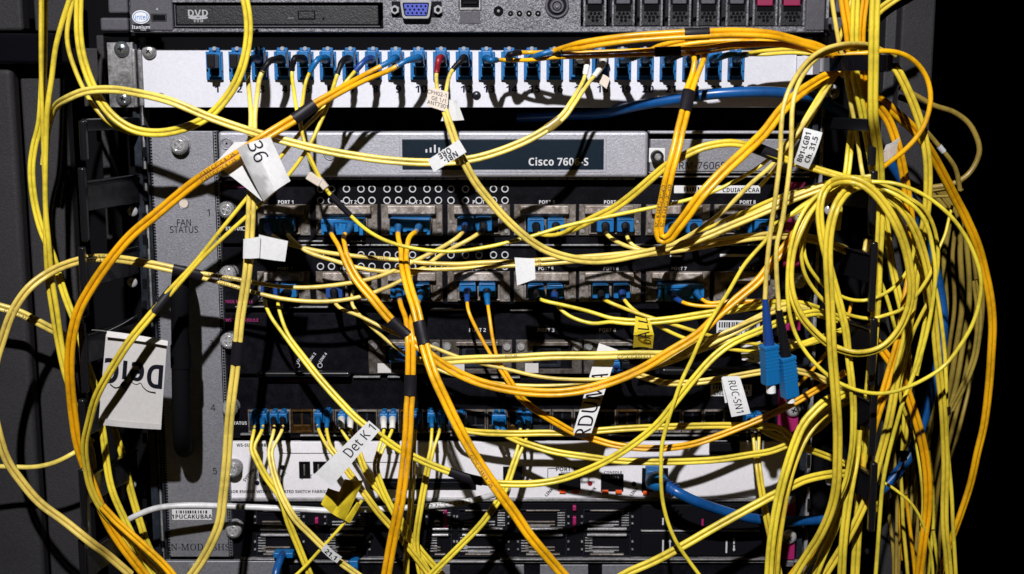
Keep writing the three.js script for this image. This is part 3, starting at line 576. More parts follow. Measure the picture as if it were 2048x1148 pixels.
{
  const g = cardBase('white supervisor card with printed port marks and orange catches, near the bottom', 884, 996, M.cardWhite);
  pieces('card_edge', [box(440, 997, 1556, 1003, -3, 2, 0.4)], M.zinc, g);
  thumbScrew(g, 464, 940, 0);
  const rj = (x0, x1, y0, y1) => { const t = part('network_port', g);
    mesh('port_frame', [plate(x0, y0, x1, y1, -1, 1.2, [[x0 + 4, y0 + 4, x1 - 4, y1 - 4]], 0.2)], M.black, t);
    mesh('port_hollow', [box(x0 + 1, y0 + 1, x1 - 1, y1 - 1, 0, 0.3, 0)], M.hollow, t);
    pieces('port_catch', [box(x0 + 2, y1 - 2, x0 + 15, y1 + 6, 0, 1.4, 0.3), box(x1 - 16, y1 - 2, x1 - 3, y1 + 6, 0, 1.4, 0.3)], M.orangeTab, t);
    tiny('port_contacts', [0, 1, 2, 3, 4, 5].map((i) => box(x0 + 7 + i * (x1 - x0 - 14) / 6, y0 + 3, x0 + 9.5 + i * (x1 - x0 - 14) / 6, y0 + 9, 0, 0.9, 0)), M.steel, t); };
  rj(1117, 1161, 948, 981); rj(1202, 1247, 949, 982); rj(1284, 1336, 937, 984);
  for (const [x0, x1, y0, y1] of [[598, 620, 924, 956], [626, 656, 924, 946], [1006, 1044, 934, 970]]) { const t = part('card_slot', g); mesh('slot_frame', [plate(x0, y0, x1, y1, -1, 1.2, [[x0 + 3, y0 + 3, x1 - 3, y1 - 3]], 0.2)], M.black, t); mesh('slot_hollow', [box(x0 + 1, y0 + 1, x1 - 1, y1 - 1, 0, 0.3, 0)], M.hollow, t); mesh('slot_key', [box(x0 + 9, y0 + 5, x0 + 12, y1 - 5, 0, 0.9, 0.1)], M.nickel, t); }
  const fs = part('memory_slot', g);
  mesh('slot_frame', [plate(740, 958, 952, 979, -1, 1.4, [[746, 962, 946, 976]], 0.3)], M.black, fs); mesh('slot_hollow', [box(742, 959, 950, 978, 0, 0.4, 0)], M.hollow, fs); mesh('slot_rail', [box(748, 964, 944, 966, 0.3, 1, 0)], M.railDark, fs);
  for (const [x, y] of [[514, 966], [529, 966], [561, 967], [565, 935], [770, 966], [1268, 968], [1180, 967]]) mesh('status_light', [disc(x, y, -0.5, 0.4, 1.6, 16)], x === 1180 ? M.red : M.ink, g);
  lettering(g, 'WS-SUP720-3BXL', 508, 890, 0.05, 4.8, M.ink, { font: 'b' }); lettering(g, 'SUPERVISOR ENGINE WITH INTEGRATED SWITCH FABRIC', 540, 983, 0.05, 4.6, M.ink, { font: 'b' });
  lettering(g, 'EJECT', 612, 954, 0.05, 6, M.ink); lettering(g, 'PORT 1', 1131, 938, 0.05, 6.6, M.ink, { font: 'b' }); lettering(g, '10/100', 1131, 946, 0.05, 3.4, M.ink, { font: 'b' }); lettering(g, 'CONSOLE', 1226, 945, 0.05, 4.4, M.ink, { font: 'b' });
  lettering(g, 'DISK 0', 845, 951, 0.05, 4.4, M.ink);
  for (const [t, x, y] of [['LINK', 1098, 984], ['LINK', 1184, 982], ['LINK', 1268, 983], ['ACT', 566, 949], ['PWR', 540, 950], ['MGMT', 519, 948], ['SYSTEM', 498, 950]]) lettering(g, t, x, y, 0.05, 5, M.ink, { rot: 0.85, font: 'b' });
  const lines = []; for (const [x0, x1] of [[1096, 1114], [1150, 1162]]) lines.push(box(x0, 936.4, x1, 937.6, 0, 0.15, 0)); lines.push(box(1095, 937, 1096.2, 958, 0, 0.15, 0), box(1161.5, 937, 1162.7, 958, 0, 0.15, 0), box(560, 906, 700, 907.2, 0, 0.15, 0), box(700, 924, 800, 925.2, 0, 0.15, 0), box(1180, 926, 1181.2, 950, 0, 0.15, 0), box(1180, 925, 1330, 926.2, 0, 0.15, 0));
  tiny('printed_line', lines, M.ink, g);
  mesh('panel_tab', [box(1420, 886, 1480, 910, -1, 4, 0.6, 1)], M.black, g);
  lever(g, 1008, 1034, 1560, 1592); lever(g, 1080, 1120, 1552, 1590); screw(g, 1578, 1074, 4.5, 5.2);
  pieces('lever_end', [box(1562, 996, 1592, 1008, -1, 3, 0.8), box(1556, 1122, 1588, 1134, -1, 3, 0.6)], M.zinc, g);
}
{
  const g = cardBase('lowest black line card, with printed module doors and a bare slot cover at right', 1006, 1118, M.black);
  thumbScrew(g, 466, 1062, 0);
  const door = (x0, y0, x1, y1, flip, sd) => {
    const t = part('module_door', g);
    mesh('door_frame', [plate(x0, y0, x1, y1, -1, 1.4, [[x0 + 3, y0 + 4, x1 - 3, y1 - 4]], 0.3)], M.gloss, t);
    mesh('door_face', [box(x0 + 3, y0 + 4, x1 - 3, y1 - 4, -6, -2.5, 0.3)], M.gloss, t);
    mesh('door_window', [plate(x0 + 10, y0 + 8, x1 - 22, y1 - 14, -4, 0.4, [[x0 + 14, y0 + 12, x1 - 26, y1 - 18]], 0.25)], M.black, t);
    mesh('door_lip', [box(x0 + 8, flip ? y0 + 1 : y1 - 5, x1 - 8, flip ? y0 + 5 : y1 - 1, 0, 3.2, 0.5)], M.steel, t);
    mesh('door_spring', [box(x0 + 14, flip ? y1 - 6 : y0 + 2, x1 - 14, flip ? y1 - 3 : y0 + 5, 0, 2.2, 0.4)], M.nickel, t);
    for (let k = 0; k < 6; k++) { const y = y0 + 7 + k * (y1 - y0 - 14) / 6; mesh('door_louvre', [box(flip ? x0 + 4 : x1 - 19, y, flip ? x0 + 19 : x1 - 4, y + 2.2, -2, 0.9, 0.2)], M.zinc, t); }
    for (const [ya, yb] of [[0.56, 0.62], [0.70, 0.75]]) mesh('door_bar', [box(x0 + 12, y0 + (y1 - y0) * ya, x1 - 24, y0 + (y1 - y0) * yb, -2, 1.0, 0.2)], sd % 2 ? M.nickel : M.zinc, t);
    mesh('door_rail', [plate(x0 + 1, y0 + 1, x1 - 1, y1 - 1, -1, 1.9, [[x0 + 2.4, y0 + 2.4, x1 - 2.4, y1 - 2.4]], 0)], M.railDark, t);
    for (const x of [x0 - 4, x1 + 1]) mesh('door_hook', [box(x, y0 + 14, x + 4, y0 + 18, -1, 1.6, 0.2), box(x, y1 - 16, x + 4, y1 - 13, -1, 1.6, 0.2)], M.zinc, t).userData.kind = 'stuff';
    const pr = []; let s = sd * 977 + 5; const r = () => { s = (s * 16807) % 2147483647; return s / 2147483647; };
    for (let k = 0; k < 4; k++) { const w = 5 + r() * 16, q = x0 + 16 + r() * 30; pr.push(box(q, y0 + 12 + k * 6, q + w, y0 + 13 + k * 6, -2.4, -2.3, 0)); }
    pr.push(box(x0 + 20, y1 - 12, x1 - 34, y1 - 9.5, 0.4, 0.5, 0));
    tiny('door_print', pr, M.inkWhite, t);
  };
  [[512, 604], [652, 736], [855, 905], [916, 1014], [1038, 1134], [1166, 1262]].forEach(([a, b], i) => { door(a, 1018, b, 1062, false, i + 1); door(a, 1068, b, 1114, true, i + 9); });
  [[633, 1036, 1060], [891, 1020, 1062], [1149, 1012, 1022], [1149, 1034, 1064]].forEach(([x, a, b]) => mesh('release_tab', [box(x - 3.5, a, x + 3.5, b, -1, 2.4, 0.5)], M.magenta, g));
  const cov = part('slot_cover', g);
  pieces('cover_plate', [box(1282, 1010, 1540, 1060, -2, 1.5, 0.6), box(1282, 1066, 1540, 1112, -2, 1.5, 0.6)], M.black, cov);
  mesh('cover_edge', [box(1282, 1061, 1520, 1064, -1, 3, 0.6)], M.zinc, cov);
  const ar = []; const arrow = (x, y, up) => { const c = P(x, y, 1.7), k = up ? 1 : -1, s = new THREE.Shape([[-3.4, 0], [3.4, 0], [0, 5.5]].map(([a, b]) => new THREE.Vector2(a * S, b * S * k))); ar.push(new THREE.ShapeGeometry(s).translate(c.x, c.y, c.z), box(x - 1.4, up ? y : y - 8, x + 1.4, up ? y + 8 : y, 1.5, 1.7, 0)); };
  arrow(1340, 1084, true); arrow(1340, 1098, false); arrow(1468, 1080, true); arrow(1468, 1098, false);
  for (const [x, y, h] of [[1326, 1036, 14], [1326, 1080, 24], [1455, 1034, 12], [1453, 1080, 26]]) ar.push(box(x - 1.6, y, x + 1.6, y + h, 1.4, 1.7, 0));
  tiny('cover_print', ar, M.inkWhite, cov);
  mesh('pink_mark', [box(1403, 1038, 1407, 1058, 1.4, 1.75, 0)], M.magenta, cov);
  pieces('card_edge', [box(480, 1118, 560, 1121, -1, 4, 0.3), box(700, 1117, 800, 1120, -1, 4, 0.3), box(1000, 1118, 1540, 1121, -1, 4, 0.3)], M.zinc, g);
}
// the dark chassis sheet that shows between the cards and beside them
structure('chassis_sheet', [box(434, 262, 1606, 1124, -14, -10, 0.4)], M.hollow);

// ================================================================ hanging paper tag on the left
const smooth = (v) => new THREE.CatmullRomCurve3(v, false, 'centripetal');
// a sheet of paper with four picture corners [x, y, z] (top left, top right, bottom right, bottom left), bent by `bow` mm, and its print
function sheetMap(c, bow, bowV = 0) {
  const q = c.map((k) => P(...k));
  const n = new THREE.Vector3().crossVectors(q[1].clone().sub(q[0]), q[0].clone().sub(q[3])).normalize(); if (n.z < 0) n.negate();
  const f = (u, v, off = 0) => {
    const a = q[0].clone().lerp(q[1], u), b = q[3].clone().lerp(q[2], u);
    return a.lerp(b, v).addScaledVector(n, (bow * Math.sin(Math.PI * u) + bowV * Math.sin(Math.PI * v) + off) / 1000);
  };
  f.w = (q[0].distanceTo(q[1]) + q[3].distanceTo(q[2])) / 2; f.h = (q[0].distanceTo(q[3]) + q[1].distanceTo(q[2])) / 2;
  return f;
}
function sheet(name, parent, c, mat, o = {}) {
  const f = sheetMap(c, o.bow || 0, o.bowV || 0), n = 10, pos = [], uv = [], idx = [];
  for (const off of [0.13, -0.13]) for (let j = 0; j <= n; j++) for (let i = 0; i <= n; i++) { const p = f(i / n, j / n, off); pos.push(p.x, p.y, p.z); uv.push(i / n * f.w, j / n * f.h); }
  const K = (n + 1) * (n + 1), at = (i, j, b) => b * K + j * (n + 1) + i;
  for (let j = 0; j < n; j++) for (let i = 0; i < n; i++) { idx.push(at(i, j, 0), at(i, j + 1, 0), at(i + 1, j, 0), at(i + 1, j, 0), at(i, j + 1, 0), at(i + 1, j + 1, 0)); idx.push(at(i, j, 1), at(i + 1, j, 1), at(i, j + 1, 1), at(i + 1, j, 1), at(i + 1, j + 1, 1), at(i, j + 1, 1)); }
  for (let k = 0; k < n; k++) for (const [a, b] of [[[k, 0], [k + 1, 0]], [[k + 1, n], [k, n]], [[0, k + 1], [0, k]], [[n, k], [n, k + 1]]]) idx.push(at(...a, 0), at(...b, 0), at(...a, 1), at(...b, 0), at(...b, 1), at(...a, 1));
  let g = new THREE.BufferGeometry(); g.setAttribute('position', new THREE.Float32BufferAttribute(pos, 3)); g.setAttribute('uv', new THREE.Float32BufferAttribute(uv, 2)); g.setIndex(idx);
  g = toCreasedNormals(g, 0.6);
  const m = mesh(name, g, mat, parent, true);
  for (const [text, u, v, h, rot, font, sx, ink] of o.print || []) {     // h: capital height in mm, rot in radians on the sheet
    const t = textShape(text, h / 1000, font || 'r'); if (sx) t.scale(sx, 1, 1); if (rot) t.rotateZ(rot);
    const pp = t.attributes.position;
    for (let i = 0; i < pp.count; i++) { const p = f(u + pp.getX(i) / f.w, v - pp.getY(i) / f.h, 0.32); pp.setXYZ(i, p.x, p.y, p.z); }
    t.computeVertexNormals();
    const l = mesh('lettering', t, ink || M.ink, m); l.userData = {};
  }
  return m;
}
{
  const g = thing('paper_tag', 'grey paper tag printed DeiC upside down, hung by a thin wire at the left', 'paper tag');
  const tg = sheet('tag_paper', g, [[212, 668, 70], [334, 686, 66], [322, 858, 62], [197, 846, 66]], M.greyPaper, { bow: 0.8, bowV: 0.3, print: [['DeiC', 0.49, 0.40, 11.6, Math.PI, 'b', 0.78]] });
  sheet('tag_fold', g, [[214, 662, 70], [336, 682, 66], [335, 692, 69], [213, 674, 73]], M.greyPaper, { bow: 0.8 });
  sheet('tag_fold', g, [[198, 836, 67.6], [323, 848, 63.6], [322, 859, 63.2], [197, 849, 67]], M.greyPaper, { bow: 0.8 });
  const wv = [[220, 768], [230, 775], [239, 773], [243, 767], [246, 775], [252, 777.5], [257, 769], [261, 763], [267, 767], [274, 769], [281, 766], [286, 774], [296, 782], [311, 785]].map(([x, y]) => P(x, y, 69.2 - 4 * (x - 205) / 122));
  mesh('printed_wave', [new THREE.TubeGeometry(smooth(wv), 90, 0.00026, 5)], M.ink, tg);
  mesh('hanging_wire', [new THREE.TubeGeometry(new THREE.CatmullRomCurve3([P(216, 662, 70), P(245, 648, 50), P(274, 630, 20)]), 12, 0.00035, 6), new THREE.TubeGeometry(new THREE.CatmullRomCurve3([P(214, 663, 70), P(200, 661, 66), P(184, 660, 62)]), 8, 0.00035, 6)], M.steel, g);
}

// ================================================================ CORDS
const Z = V(0, 0, 1);
function fillZ(pts) {                                              // depths left out are run straight between those given
  const z = pts.map((p) => p[2]); let last = -1;
  for (let i = 0; i < z.length; i++) if (z[i] !== undefined) { if (last < 0) for (let k = 0; k < i; k++) z[k] = z[i]; else for (let k = last + 1; k < i; k++) z[k] = z[last] + (z[i] - z[last]) * (k - last) / (i - last); last = i; }
  if (last < 0) z.fill(40); else for (let k = last + 1; k < z.length; k++) z[k] = z[last];
  return pts.map((p, i) => P(p[0], p[1], z[i]));
}
function frames(pts) {
  const n = pts.length, T = pts.map((p, i) => pts[Math.min(n - 1, i + 1)].clone().sub(pts[Math.max(0, i - 1)]).normalize());
  const side = new Array(n); let m = 0, best = 2;
  T.forEach((t, i) => { const k = Math.abs(t.z) + Math.abs(i / n - 0.5) * 0.2; if (k < best) { best = k; m = i; } });
  side[m] = new THREE.Vector3().crossVectors(T[m], Z).normalize();
  const carry = (s, t) => { const r = s.clone().addScaledVector(t, -s.dot(t)).normalize(); const flat = new THREE.Vector3().crossVectors(t, Z); if (flat.length() > 0.5) { flat.normalize(); if (flat.dot(r) < 0) flat.negate(); r.lerp(flat, 0.25).normalize(); } return r; };
  for (let i = m + 1; i < n; i++) side[i] = carry(side[i - 1], T[i]);
  for (let i = m - 1; i >= 0; i--) side[i] = carry(side[i + 1], T[i]);
  return { T, side, up: T.map((t, i) => new THREE.Vector3().crossVectors(side[i], t)) };
}
// a tube of radius fn(s, i) => [across, through] (metres) swept along points
function sweep(pts, fn, m = 10) {
  const { side, up, T } = frames(pts), n = pts.length, pos = [], nor = [], uv = [], idx = []; let s = 0;
  for (let i = 0; i < n; i++) {
    if (i) s += pts[i].distanceTo(pts[i - 1]);
    const [rx, ry] = fn(s, i);
    for (let k = 0; k <= m; k++) { const a = k / m * Math.PI * 2, c = Math.cos(a), d = Math.sin(a); const p = pts[i].clone().addScaledVector(side[i], c * rx).addScaledVector(up[i], d * ry); pos.push(p.x, p.y, p.z); const q = side[i].clone().multiplyScalar(c / rx).addScaledVector(up[i], d / ry).normalize(); nor.push(q.x, q.y, q.z); uv.push(k / m * 0.01, s); }
  }
  for (let i = 0; i < n - 1; i++) for (let k = 0; k < m; k++) { const a = i * (m + 1) + k, b = a + m + 1; idx.push(a, b, a + 1, a + 1, b, b + 1); }
  for (const e of [0, n - 1]) { const c = pos.length / 3, t = T[e].clone().multiplyScalar(e ? 1 : -1); pos.push(pts[e].x, pts[e].y, pts[e].z); nor.push(t.x, t.y, t.z); uv.push(0, 0);
    const b0 = pos.length / 3; for (let k = 0; k <= m; k++) { const j = (e * (m + 1) + k) * 3; pos.push(pos[j], pos[j + 1], pos[j + 2]); nor.push(t.x, t.y, t.z); uv.push(0, 0); }
    for (let k = 0; k < m; k++) e ? idx.push(c, b0 + k, b0 + k + 1) : idx.push(c, b0 + k + 1, b0 + k); }
  const g = new THREE.BufferGeometry();
  g.setAttribute('position', new THREE.Float32BufferAttribute(pos, 3)); g.setAttribute('normal', new THREE.Float32BufferAttribute(nor, 3)); g.setAttribute('uv', new THREE.Float32BufferAttribute(uv, 2)); g.setIndex(idx);
  return g;
}
const even = (curve, step = 0.0035, most = 170) => { const L = curve.getLength(); return curve.getSpacedPoints(Math.max(8, Math.min(most, Math.ceil(L / step)))); };
const bootMat = { k: M.boot, b: M.blue, n: M.navy, w: M.bootWhite, r: M.red };
const bodyMat = { k: M.boot, b: M.blue, B: M.blueBright, n: M.navy, w: M.bootWhite };
// plug at the start of a leg: body straight out of its socket, then a ribbed boot along the cord
function plug(g, leg, kind, body, boot) {
  const p = part('plug', g), c = leg[0], z = c.z * 1000, k = kind === 'sc' ? [9.6, 8.8, 13] : kind === 'pp' ? [6.0, 10.5, 10] : [5.6, 7.2, 12];
  mesh('plug_body', [wbox(c.x * 1000, c.y * 1000, z - k[2] / 2, k[0], k[1], k[2], 0.7)], bodyMat[body], p);
  if (kind === 'sc') mesh('plug_rim', [wbox(c.x * 1000, c.y * 1000 + 3.6, z - 3, 10.4, 1.6, 6, 0.4), wbox(c.x * 1000 - 4.7, c.y * 1000, z - 3, 1.4, 8.2, 6, 0.4), wbox(c.x * 1000 + 4.7, c.y * 1000, z - 3, 1.4, 8.2, 6, 0.4)], bodyMat[body], p);
  if (kind === 'pp') mesh('plug_latch', [wbox(c.x * 1000, c.y * 1000 + 4.2, z - 3, 7.2, 1.8, 5, 0.4), wbox(c.x * 1000, c.y * 1000 - 4, z - 2, 7.4, 1.6, 4, 0.4)], bodyMat[body], p);
  if (kind === 'lc') mesh('plug_latch', [wbox(c.x * 1000, c.y * 1000 + 4.3, z - 5, 3, 1.2, 9, 0.4)], bodyMat[body], p);
  const pts = even(smooth(leg), 0.0009, 120), L = kind === 'pp' ? 0.034 : 0.018; let s = 0, n = 1;
  while (n < pts.length && s < L) { s += pts[n].distanceTo(pts[n - 1]); n++; }
  const r0 = kind === 'lc' ? (boot === 'w' ? 2.5 : 2.3) : 2.9, r1 = kind === 'lc' ? (boot === 'w' ? 2.0 : 1.5) : 1.75;
  mesh('plug_boot', [sweep(pts.slice(0, n), (q) => { const r = (r0 + (r1 - r0) * Math.min(1, q / L) + (Math.sin(q * 3300) > 0.2 ? 0 : -0.28)) / 1000; return [r, r]; }, 12)], bootMat[boot], p, true);
}
function nearest(pts, x, y) { let b = 0, d = 1e9; pts.forEach((p, i) => { const q = toPx(p), e = (q[0] - x) ** 2 + (q[1] - y) ** 2; if (e < d) { d = e; b = i; } }); return b; }
// small print along a jacket, starting beside a picture position
function cordPrint(parent, pts, r, at, text, h, back) {
  const { T, side, up } = frames(pts), n = pts.length, s = [0]; for (let i = 1; i < n; i++) s.push(s[i - 1] + pts[i].distanceTo(pts[i - 1]));
  const s0 = s[nearest(pts, ...at)], g = textShape(text, h / 1000, 'b'), p = g.attributes.position, dir = back ? -1 : 1;
  g.computeBoundingBox(); const x0 = g.boundingBox.min.x;
  for (let k = 0; k < p.count; k++) {
    const q = Math.min(s[n - 1], Math.max(0, s0 + (p.getX(k) - x0) * dir)); let i = 1; while (i < n - 1 && s[i] < q) i++;
    const w = (q - s[i - 1]) / (s[i] - s[i - 1]), c = pts[i - 1].clone().lerp(pts[i], w), sd = side[i - 1].clone().lerp(side[i], w), u = up[i - 1].clone().lerp(up[i], w);
    const view = camera.position.clone().sub(c).normalize(), a0 = Math.atan2(u.dot(view), sd.dot(view));
    const e = sd.clone().multiplyScalar(-Math.sin(a0)).addScaledVector(u, Math.cos(a0)), sg = new THREE.Vector3().crossVectors(T[i].clone().multiplyScalar(dir), e).dot(view) > 0 ? 1 : -1;
    const a = a0 + sg * p.getY(k) / (r / 1000); c.addScaledVector(sd, Math.cos(a) * (r + 0.06) / 1000).addScaledVector(u, Math.sin(a) * (r + 0.06) / 1000);
    p.setXYZ(k, c.x, c.y, c.z);
  }
  g.computeVertexNormals(); return mesh('lettering', g, M.inkCord, parent);
}
// label, colour, radius (mm), trunk [[x, y, z]...]; o.n 2 = two jackets side by side; o.legs = where they part, each from its plug;
// o.plug [kind, body, boot] per leg; o.sleeve [[x, y], [x, y]] black tubing between two places on the trunk
let cordCount = 0;
function cord(label, colour, r, trunk, o = {}) {
  if (!o.mat) r *= 0.94;
  const g = thing(o.name || 'fibre_cord', label, o.cat || 'cable', o.group || 'fibre patch cords'), n = o.n || (o.legs ? o.legs.length : 1);
  const mats = o.mat ? [o.mat, o.mat, o.mat] : cordMats[colour], mat = mats[cordCount++ % 3];
  const tp = even(smooth(fillZ(trunk)), 0.006), fr = frames(tp);
  const legs = (o.legs || []).map(fillZ);
  let signs = n === 1 ? [0] : [1, -1];
  if (legs.length === 2 && legs[0][legs[0].length - 1].clone().sub(legs[1][legs[1].length - 1]).dot(fr.side[0]) < 0) signs = [-1, 1];
  const twist = o.twist || 0;
  for (let k = 0; k < n; k++) {
    const run = tp.map((p, i) => { const a = twist * i / tp.length, d = signs[k] * r * 1.03 / 1000; return p.clone().addScaledVector(fr.side[i], d * Math.cos(a)).addScaledVector(fr.up[i], d * Math.sin(a)); });
    const all = legs[k] ? [...legs[k], ...run.slice(1)] : run;
    const pts = even(smooth(all), 0.0032, 220);
    const jk = mesh('cord_jacket', [sweep(pts, () => [r / 1000, r / 1000], o.sides || 12)], mat, g, true);
    for (const [at, text, h, back, which] of o.print || []) if (which === undefined || which === k) cordPrint(jk, pts, r, at, text, h, back);
    if (o.plug && legs[k]) plug(g, legs[k].length > 2 ? legs[k] : [...legs[k], run[1], run[2]], ...(o.plug[k] || o.plug[0]));
  }
  for (const [a, b, extra] of o.sleeve || []) {
    const fine = even(smooth(tp), 0.0012, 600); let i = nearest(fine, ...a), j = nearest(fine, ...b); if (i > j) [i, j] = [j, i];
    const cut = fine.slice(i, Math.max(i + 3, j + 1)), w = (r * (n === 2 ? 2 : 1) + 0.35 + (extra || 0)) / 1000, d = (r + 0.35 + (extra || 0)) / 1000;
    mesh('sleeve', [sweep(cut, () => [w, d], 14)], o.sleeveMat || M.sleeve, g, true);
  }
  return g;
}
// ---- left side
cord('single yellow cord hanging straight down the far left from the top edge', 'y', 1.35, [[82, -30, 50], [82, 130, 50], [86, 280, 48], [90, 400, 46], [91, 500, 45], [95, 563], [104, 625], [113, 680], [131, 759], [157, 821, 40], [185, 900, 30], [200, 1000, 25], [255, 1090, 25], [325, 1180, 25]]);
cord('yellow cord that swings left from the top edge and joins the straight far left cord', 'y', 1.7, [[150, -30, 55], [139, 0], [123, 49], [111, 97], [103, 160], [95, 215], [92, 280], [91, 410], [98, 490], [105, 563], [115, 625], [124, 690], [140, 770], [152, 850, 40], [165, 920], [190, 1000, 22], [260, 1080, 22], [315, 1180, 22]]);
cord('yellow pair bulging furthest left beside the straight cords, then slanting down behind the tag', 'y', 1.25, [[88, -30, 38], [86, 150], [79, 250], [69, 290], [63, 335], [68, 398], [84, 463], [104, 508], [117, 550], [131, 594], [144, 628], [158, 664], [172, 720], [190, 775], [205, 860, 42], [222, 973], [248, 1036], [280, 1100], [325, 1180, 45]], { n: 2 });
cord('single yellow cord forming the inner left side of the hanging loop at top left', 'y', 1.45, [[149, -30, 52], [146, 0], [137, 42], [134, 70], [137, 98], [146, 128], [157, 156], [170, 183], [190, 215], [222, 248], [264, 266], [320, 266, 56]]);
cord('yellow pair in a deep hanging loop at top left, before the first two ports', 'y', 1.4, [[160, -40, 62], [158, 0], [157, 35], [158, 70], [164, 111], [177, 153], [192, 186], [213, 219], [238, 243], [270, 260], [314, 266], [366, 257], [418, 232], [457, 190], [478, 152], [491, 110], [497, 65], [495, 26], [489, -5], [482, -40]], { n: 2 });
cord('long pale yellow pair from ports 17 and 18, sagging left over bezel and loop', 'p', 1.3, [[1151, 194, 62], [1132, 226, 64], [1108, 248, 66], [1072, 271, 68], [1030, 291], [980, 309], [938, 319], [858, 325, 72], [771, 320], [693, 309], [635, 298], [578, 284], [520, 268, 76], [496, 261], [418, 234], [340, 202, 80], [274, 186], [222, 179], [170, 183], [131, 199, 62], [107, 221, 42], [94, 262, 34], [88, 330, 30]], { n: 2, legs: [[[1160, 118, 20], [1171, 119, 36], [1174, 128, 46], [1168, 158, 50]], [[1206, 118, 20], [1206, 126, 36], [1196, 143, 46], [1178, 165, 54]]], plug: [['pp', 'k', 'w']], sleeve: [[[1119, 237], [1094, 259]]], sleeveMat: cordMats.f[1] });
cord('orange pair from ports 9 and 10 that carries the 36 tag to lower left', 'o', 1.62, [[630, 208, 72], [590, 237, 76], [562, 254, 80], [520, 280, 84], [470, 313, 84], [392, 363, 82], [314, 427, 80], [261, 472, 80], [222, 518, 80], [183, 574, 80], [157, 622], [143, 678, 78], [139, 730], [141, 775], [147, 834], [157, 893], [180, 958, 60], [216, 1046, 58], [245, 1092], [290, 1150, 56], [330, 1200, 56]], { print: [[[402, 358], 'FIBRE OPTIC 9/125', 1.5, true]], n: 2, legs: [[[791, 117, 20], [789, 118, 36], [782, 122, 46], [732, 148, 52], [680, 176, 64]], [[837, 117, 20], [834, 117, 36], [812, 122, 46], [784, 138, 48], [732, 160, 56], [684, 184, 64]]], plug: [['pp', 'B', 'b'], ['pp', 'B', 'b']], sleeve: [[[632, 206], [589, 238], 0.2]] });
cord('yellow pair steeply crossing the left end of the white cable', 'y', 1.35, [[227, 850, 10], [235, 880], [244, 905], [261, 979], [280, 1044], [298, 1096], [325, 1140], [345, 1190]], { n: 2 });
cord('yellow pair joining the orange pair at the bottom left corner, lying over it', 'o', 1.35, [[204, 1012, 66], [232, 1042, 66], [270, 1076, 66], [302, 1105, 66], [330, 1132, 66], [352, 1160, 66], [372, 1200, 66]], { n: 2 });
cord("pale yellow pair from the top card's fourth port, looping out past the left edge", 'p', 1.45, [[405, 552, 52], [375, 545, 54], [340, 537, 55], [287, 526, 55], [235, 518, 52], [183, 517, 50], [131, 530, 50], [91, 550, 52], [57, 577, 58], [26, 622], [6, 675], [-12, 740], [-16, 800], [0, 880, 70], [16, 924], [39, 958], [78, 1004], [131, 1044], [183, 1086, 68], [220, 1114, 56], [262, 1150, 50]], { print: [[[480, 570], 'OPTIC FIBRE 9/125', 1.2, false], [[225, 518], 'OPTIC 9/125', 1.2, false]], n: 2, twist: 0.9, legs: [[[931, 449, 16], [927, 462, 32], [912, 477, 40], [880, 497], [840, 517], [803, 534], [758, 553], [693, 567], [614, 575], [562, 573], [510, 565], [460, 556, 50]], [[967, 449, 16], [962, 463, 32], [940, 478, 38], [886, 507], [850, 533], [808, 558], [771, 576], [719, 594], [654, 603], [575, 599], [510, 585], [455, 569, 50]]], plug: [['sc', 'b', 'n'], ['sc', 'b', 'k']], sleeve: [[[405, 550], [345, 540], 0.35]] });
cord('pale yellow cord leaving through the left edge between the loop and the cabinet side', 'p', 1.5, [[-30, 606, 40], [0, 614, 38], [40, 626, 36], [70, 641, 34], [104, 659, 30], [135, 676, 22]], { print: [[[10, 618], 'OPTIC FIBRE', 1.4, false, 0]], n: 2 });
cord('short yellow cord low at the left edge that curves up to the hanging cords', 'p', 1.7, [[-40, 936, 45], [0, 933], [30, 934], [70, 934], [110, 925], [148, 906, 40], [185, 880, 20]]);
cord('yellow pair from ports 7 and 8, passing under the 36 tag to the DeiC tag', 'y', 1.3, [[345, 577, 80], [306, 625, 86], [261, 680, 90], [222, 740, 90], [193, 793, 86], [178, 845, 80], [169, 890, 74], [172, 930, 70], [183, 979, 66], [212, 1030, 60], [262, 1080, 52], [330, 1150, 50]], { n: 2, twist: 1.6, legs: [[[698, 118, 20], [692, 119, 36], [684, 124, 46], [672, 157, 50], [656, 209, 60], [638, 251], [620, 289], [577, 350, 70], [520, 408], [444, 478], [392, 530, 78]], [[743, 118, 20], [738, 119, 36], [727, 124, 46], [698, 157, 48], [667, 193, 54], [635, 230, 60], [609, 256], [557, 319], [499, 390], [444, 457], [387, 528, 78]]], plug: [['pp', 'b', 'k'], ['pp', 'b', 'n']], sleeve: [[[344, 578], [306, 623]]] });
cord('pale yellow pair from ports 3 and 4, running straight down with black tape midway', 'p', 1.55, [[505, 260, 66], [505, 300, 70], [503, 390, 74], [500, 463, 74], [495, 541, 74], [488, 590, 74], [480, 640, 74], [474, 705, 74], [470, 745, 74], [463, 800], [458, 850], [453, 926], [446, 992], [439, 1046, 74], [420, 1092], [398, 1130], [372, 1165], [345, 1200]], { print: [[[500, 300], 'OPTIC FIBRE 9/125', 1.2, false, 1]], n: 2, legs: [[[517, 118, 20], [510, 117, 36], [499, 122, 46], [496, 150, 46], [499, 190, 56], [502, 230, 62]], [[562, 118, 20], [554, 119, 36], [538, 124, 46], [521, 152, 48], [514, 196, 58], [510, 232, 62]]], plug: [['pp', 'b', 'n'], ['pp', 'b', 'k']], sleeve: [[[478, 682], [472, 728], 0.25]] });
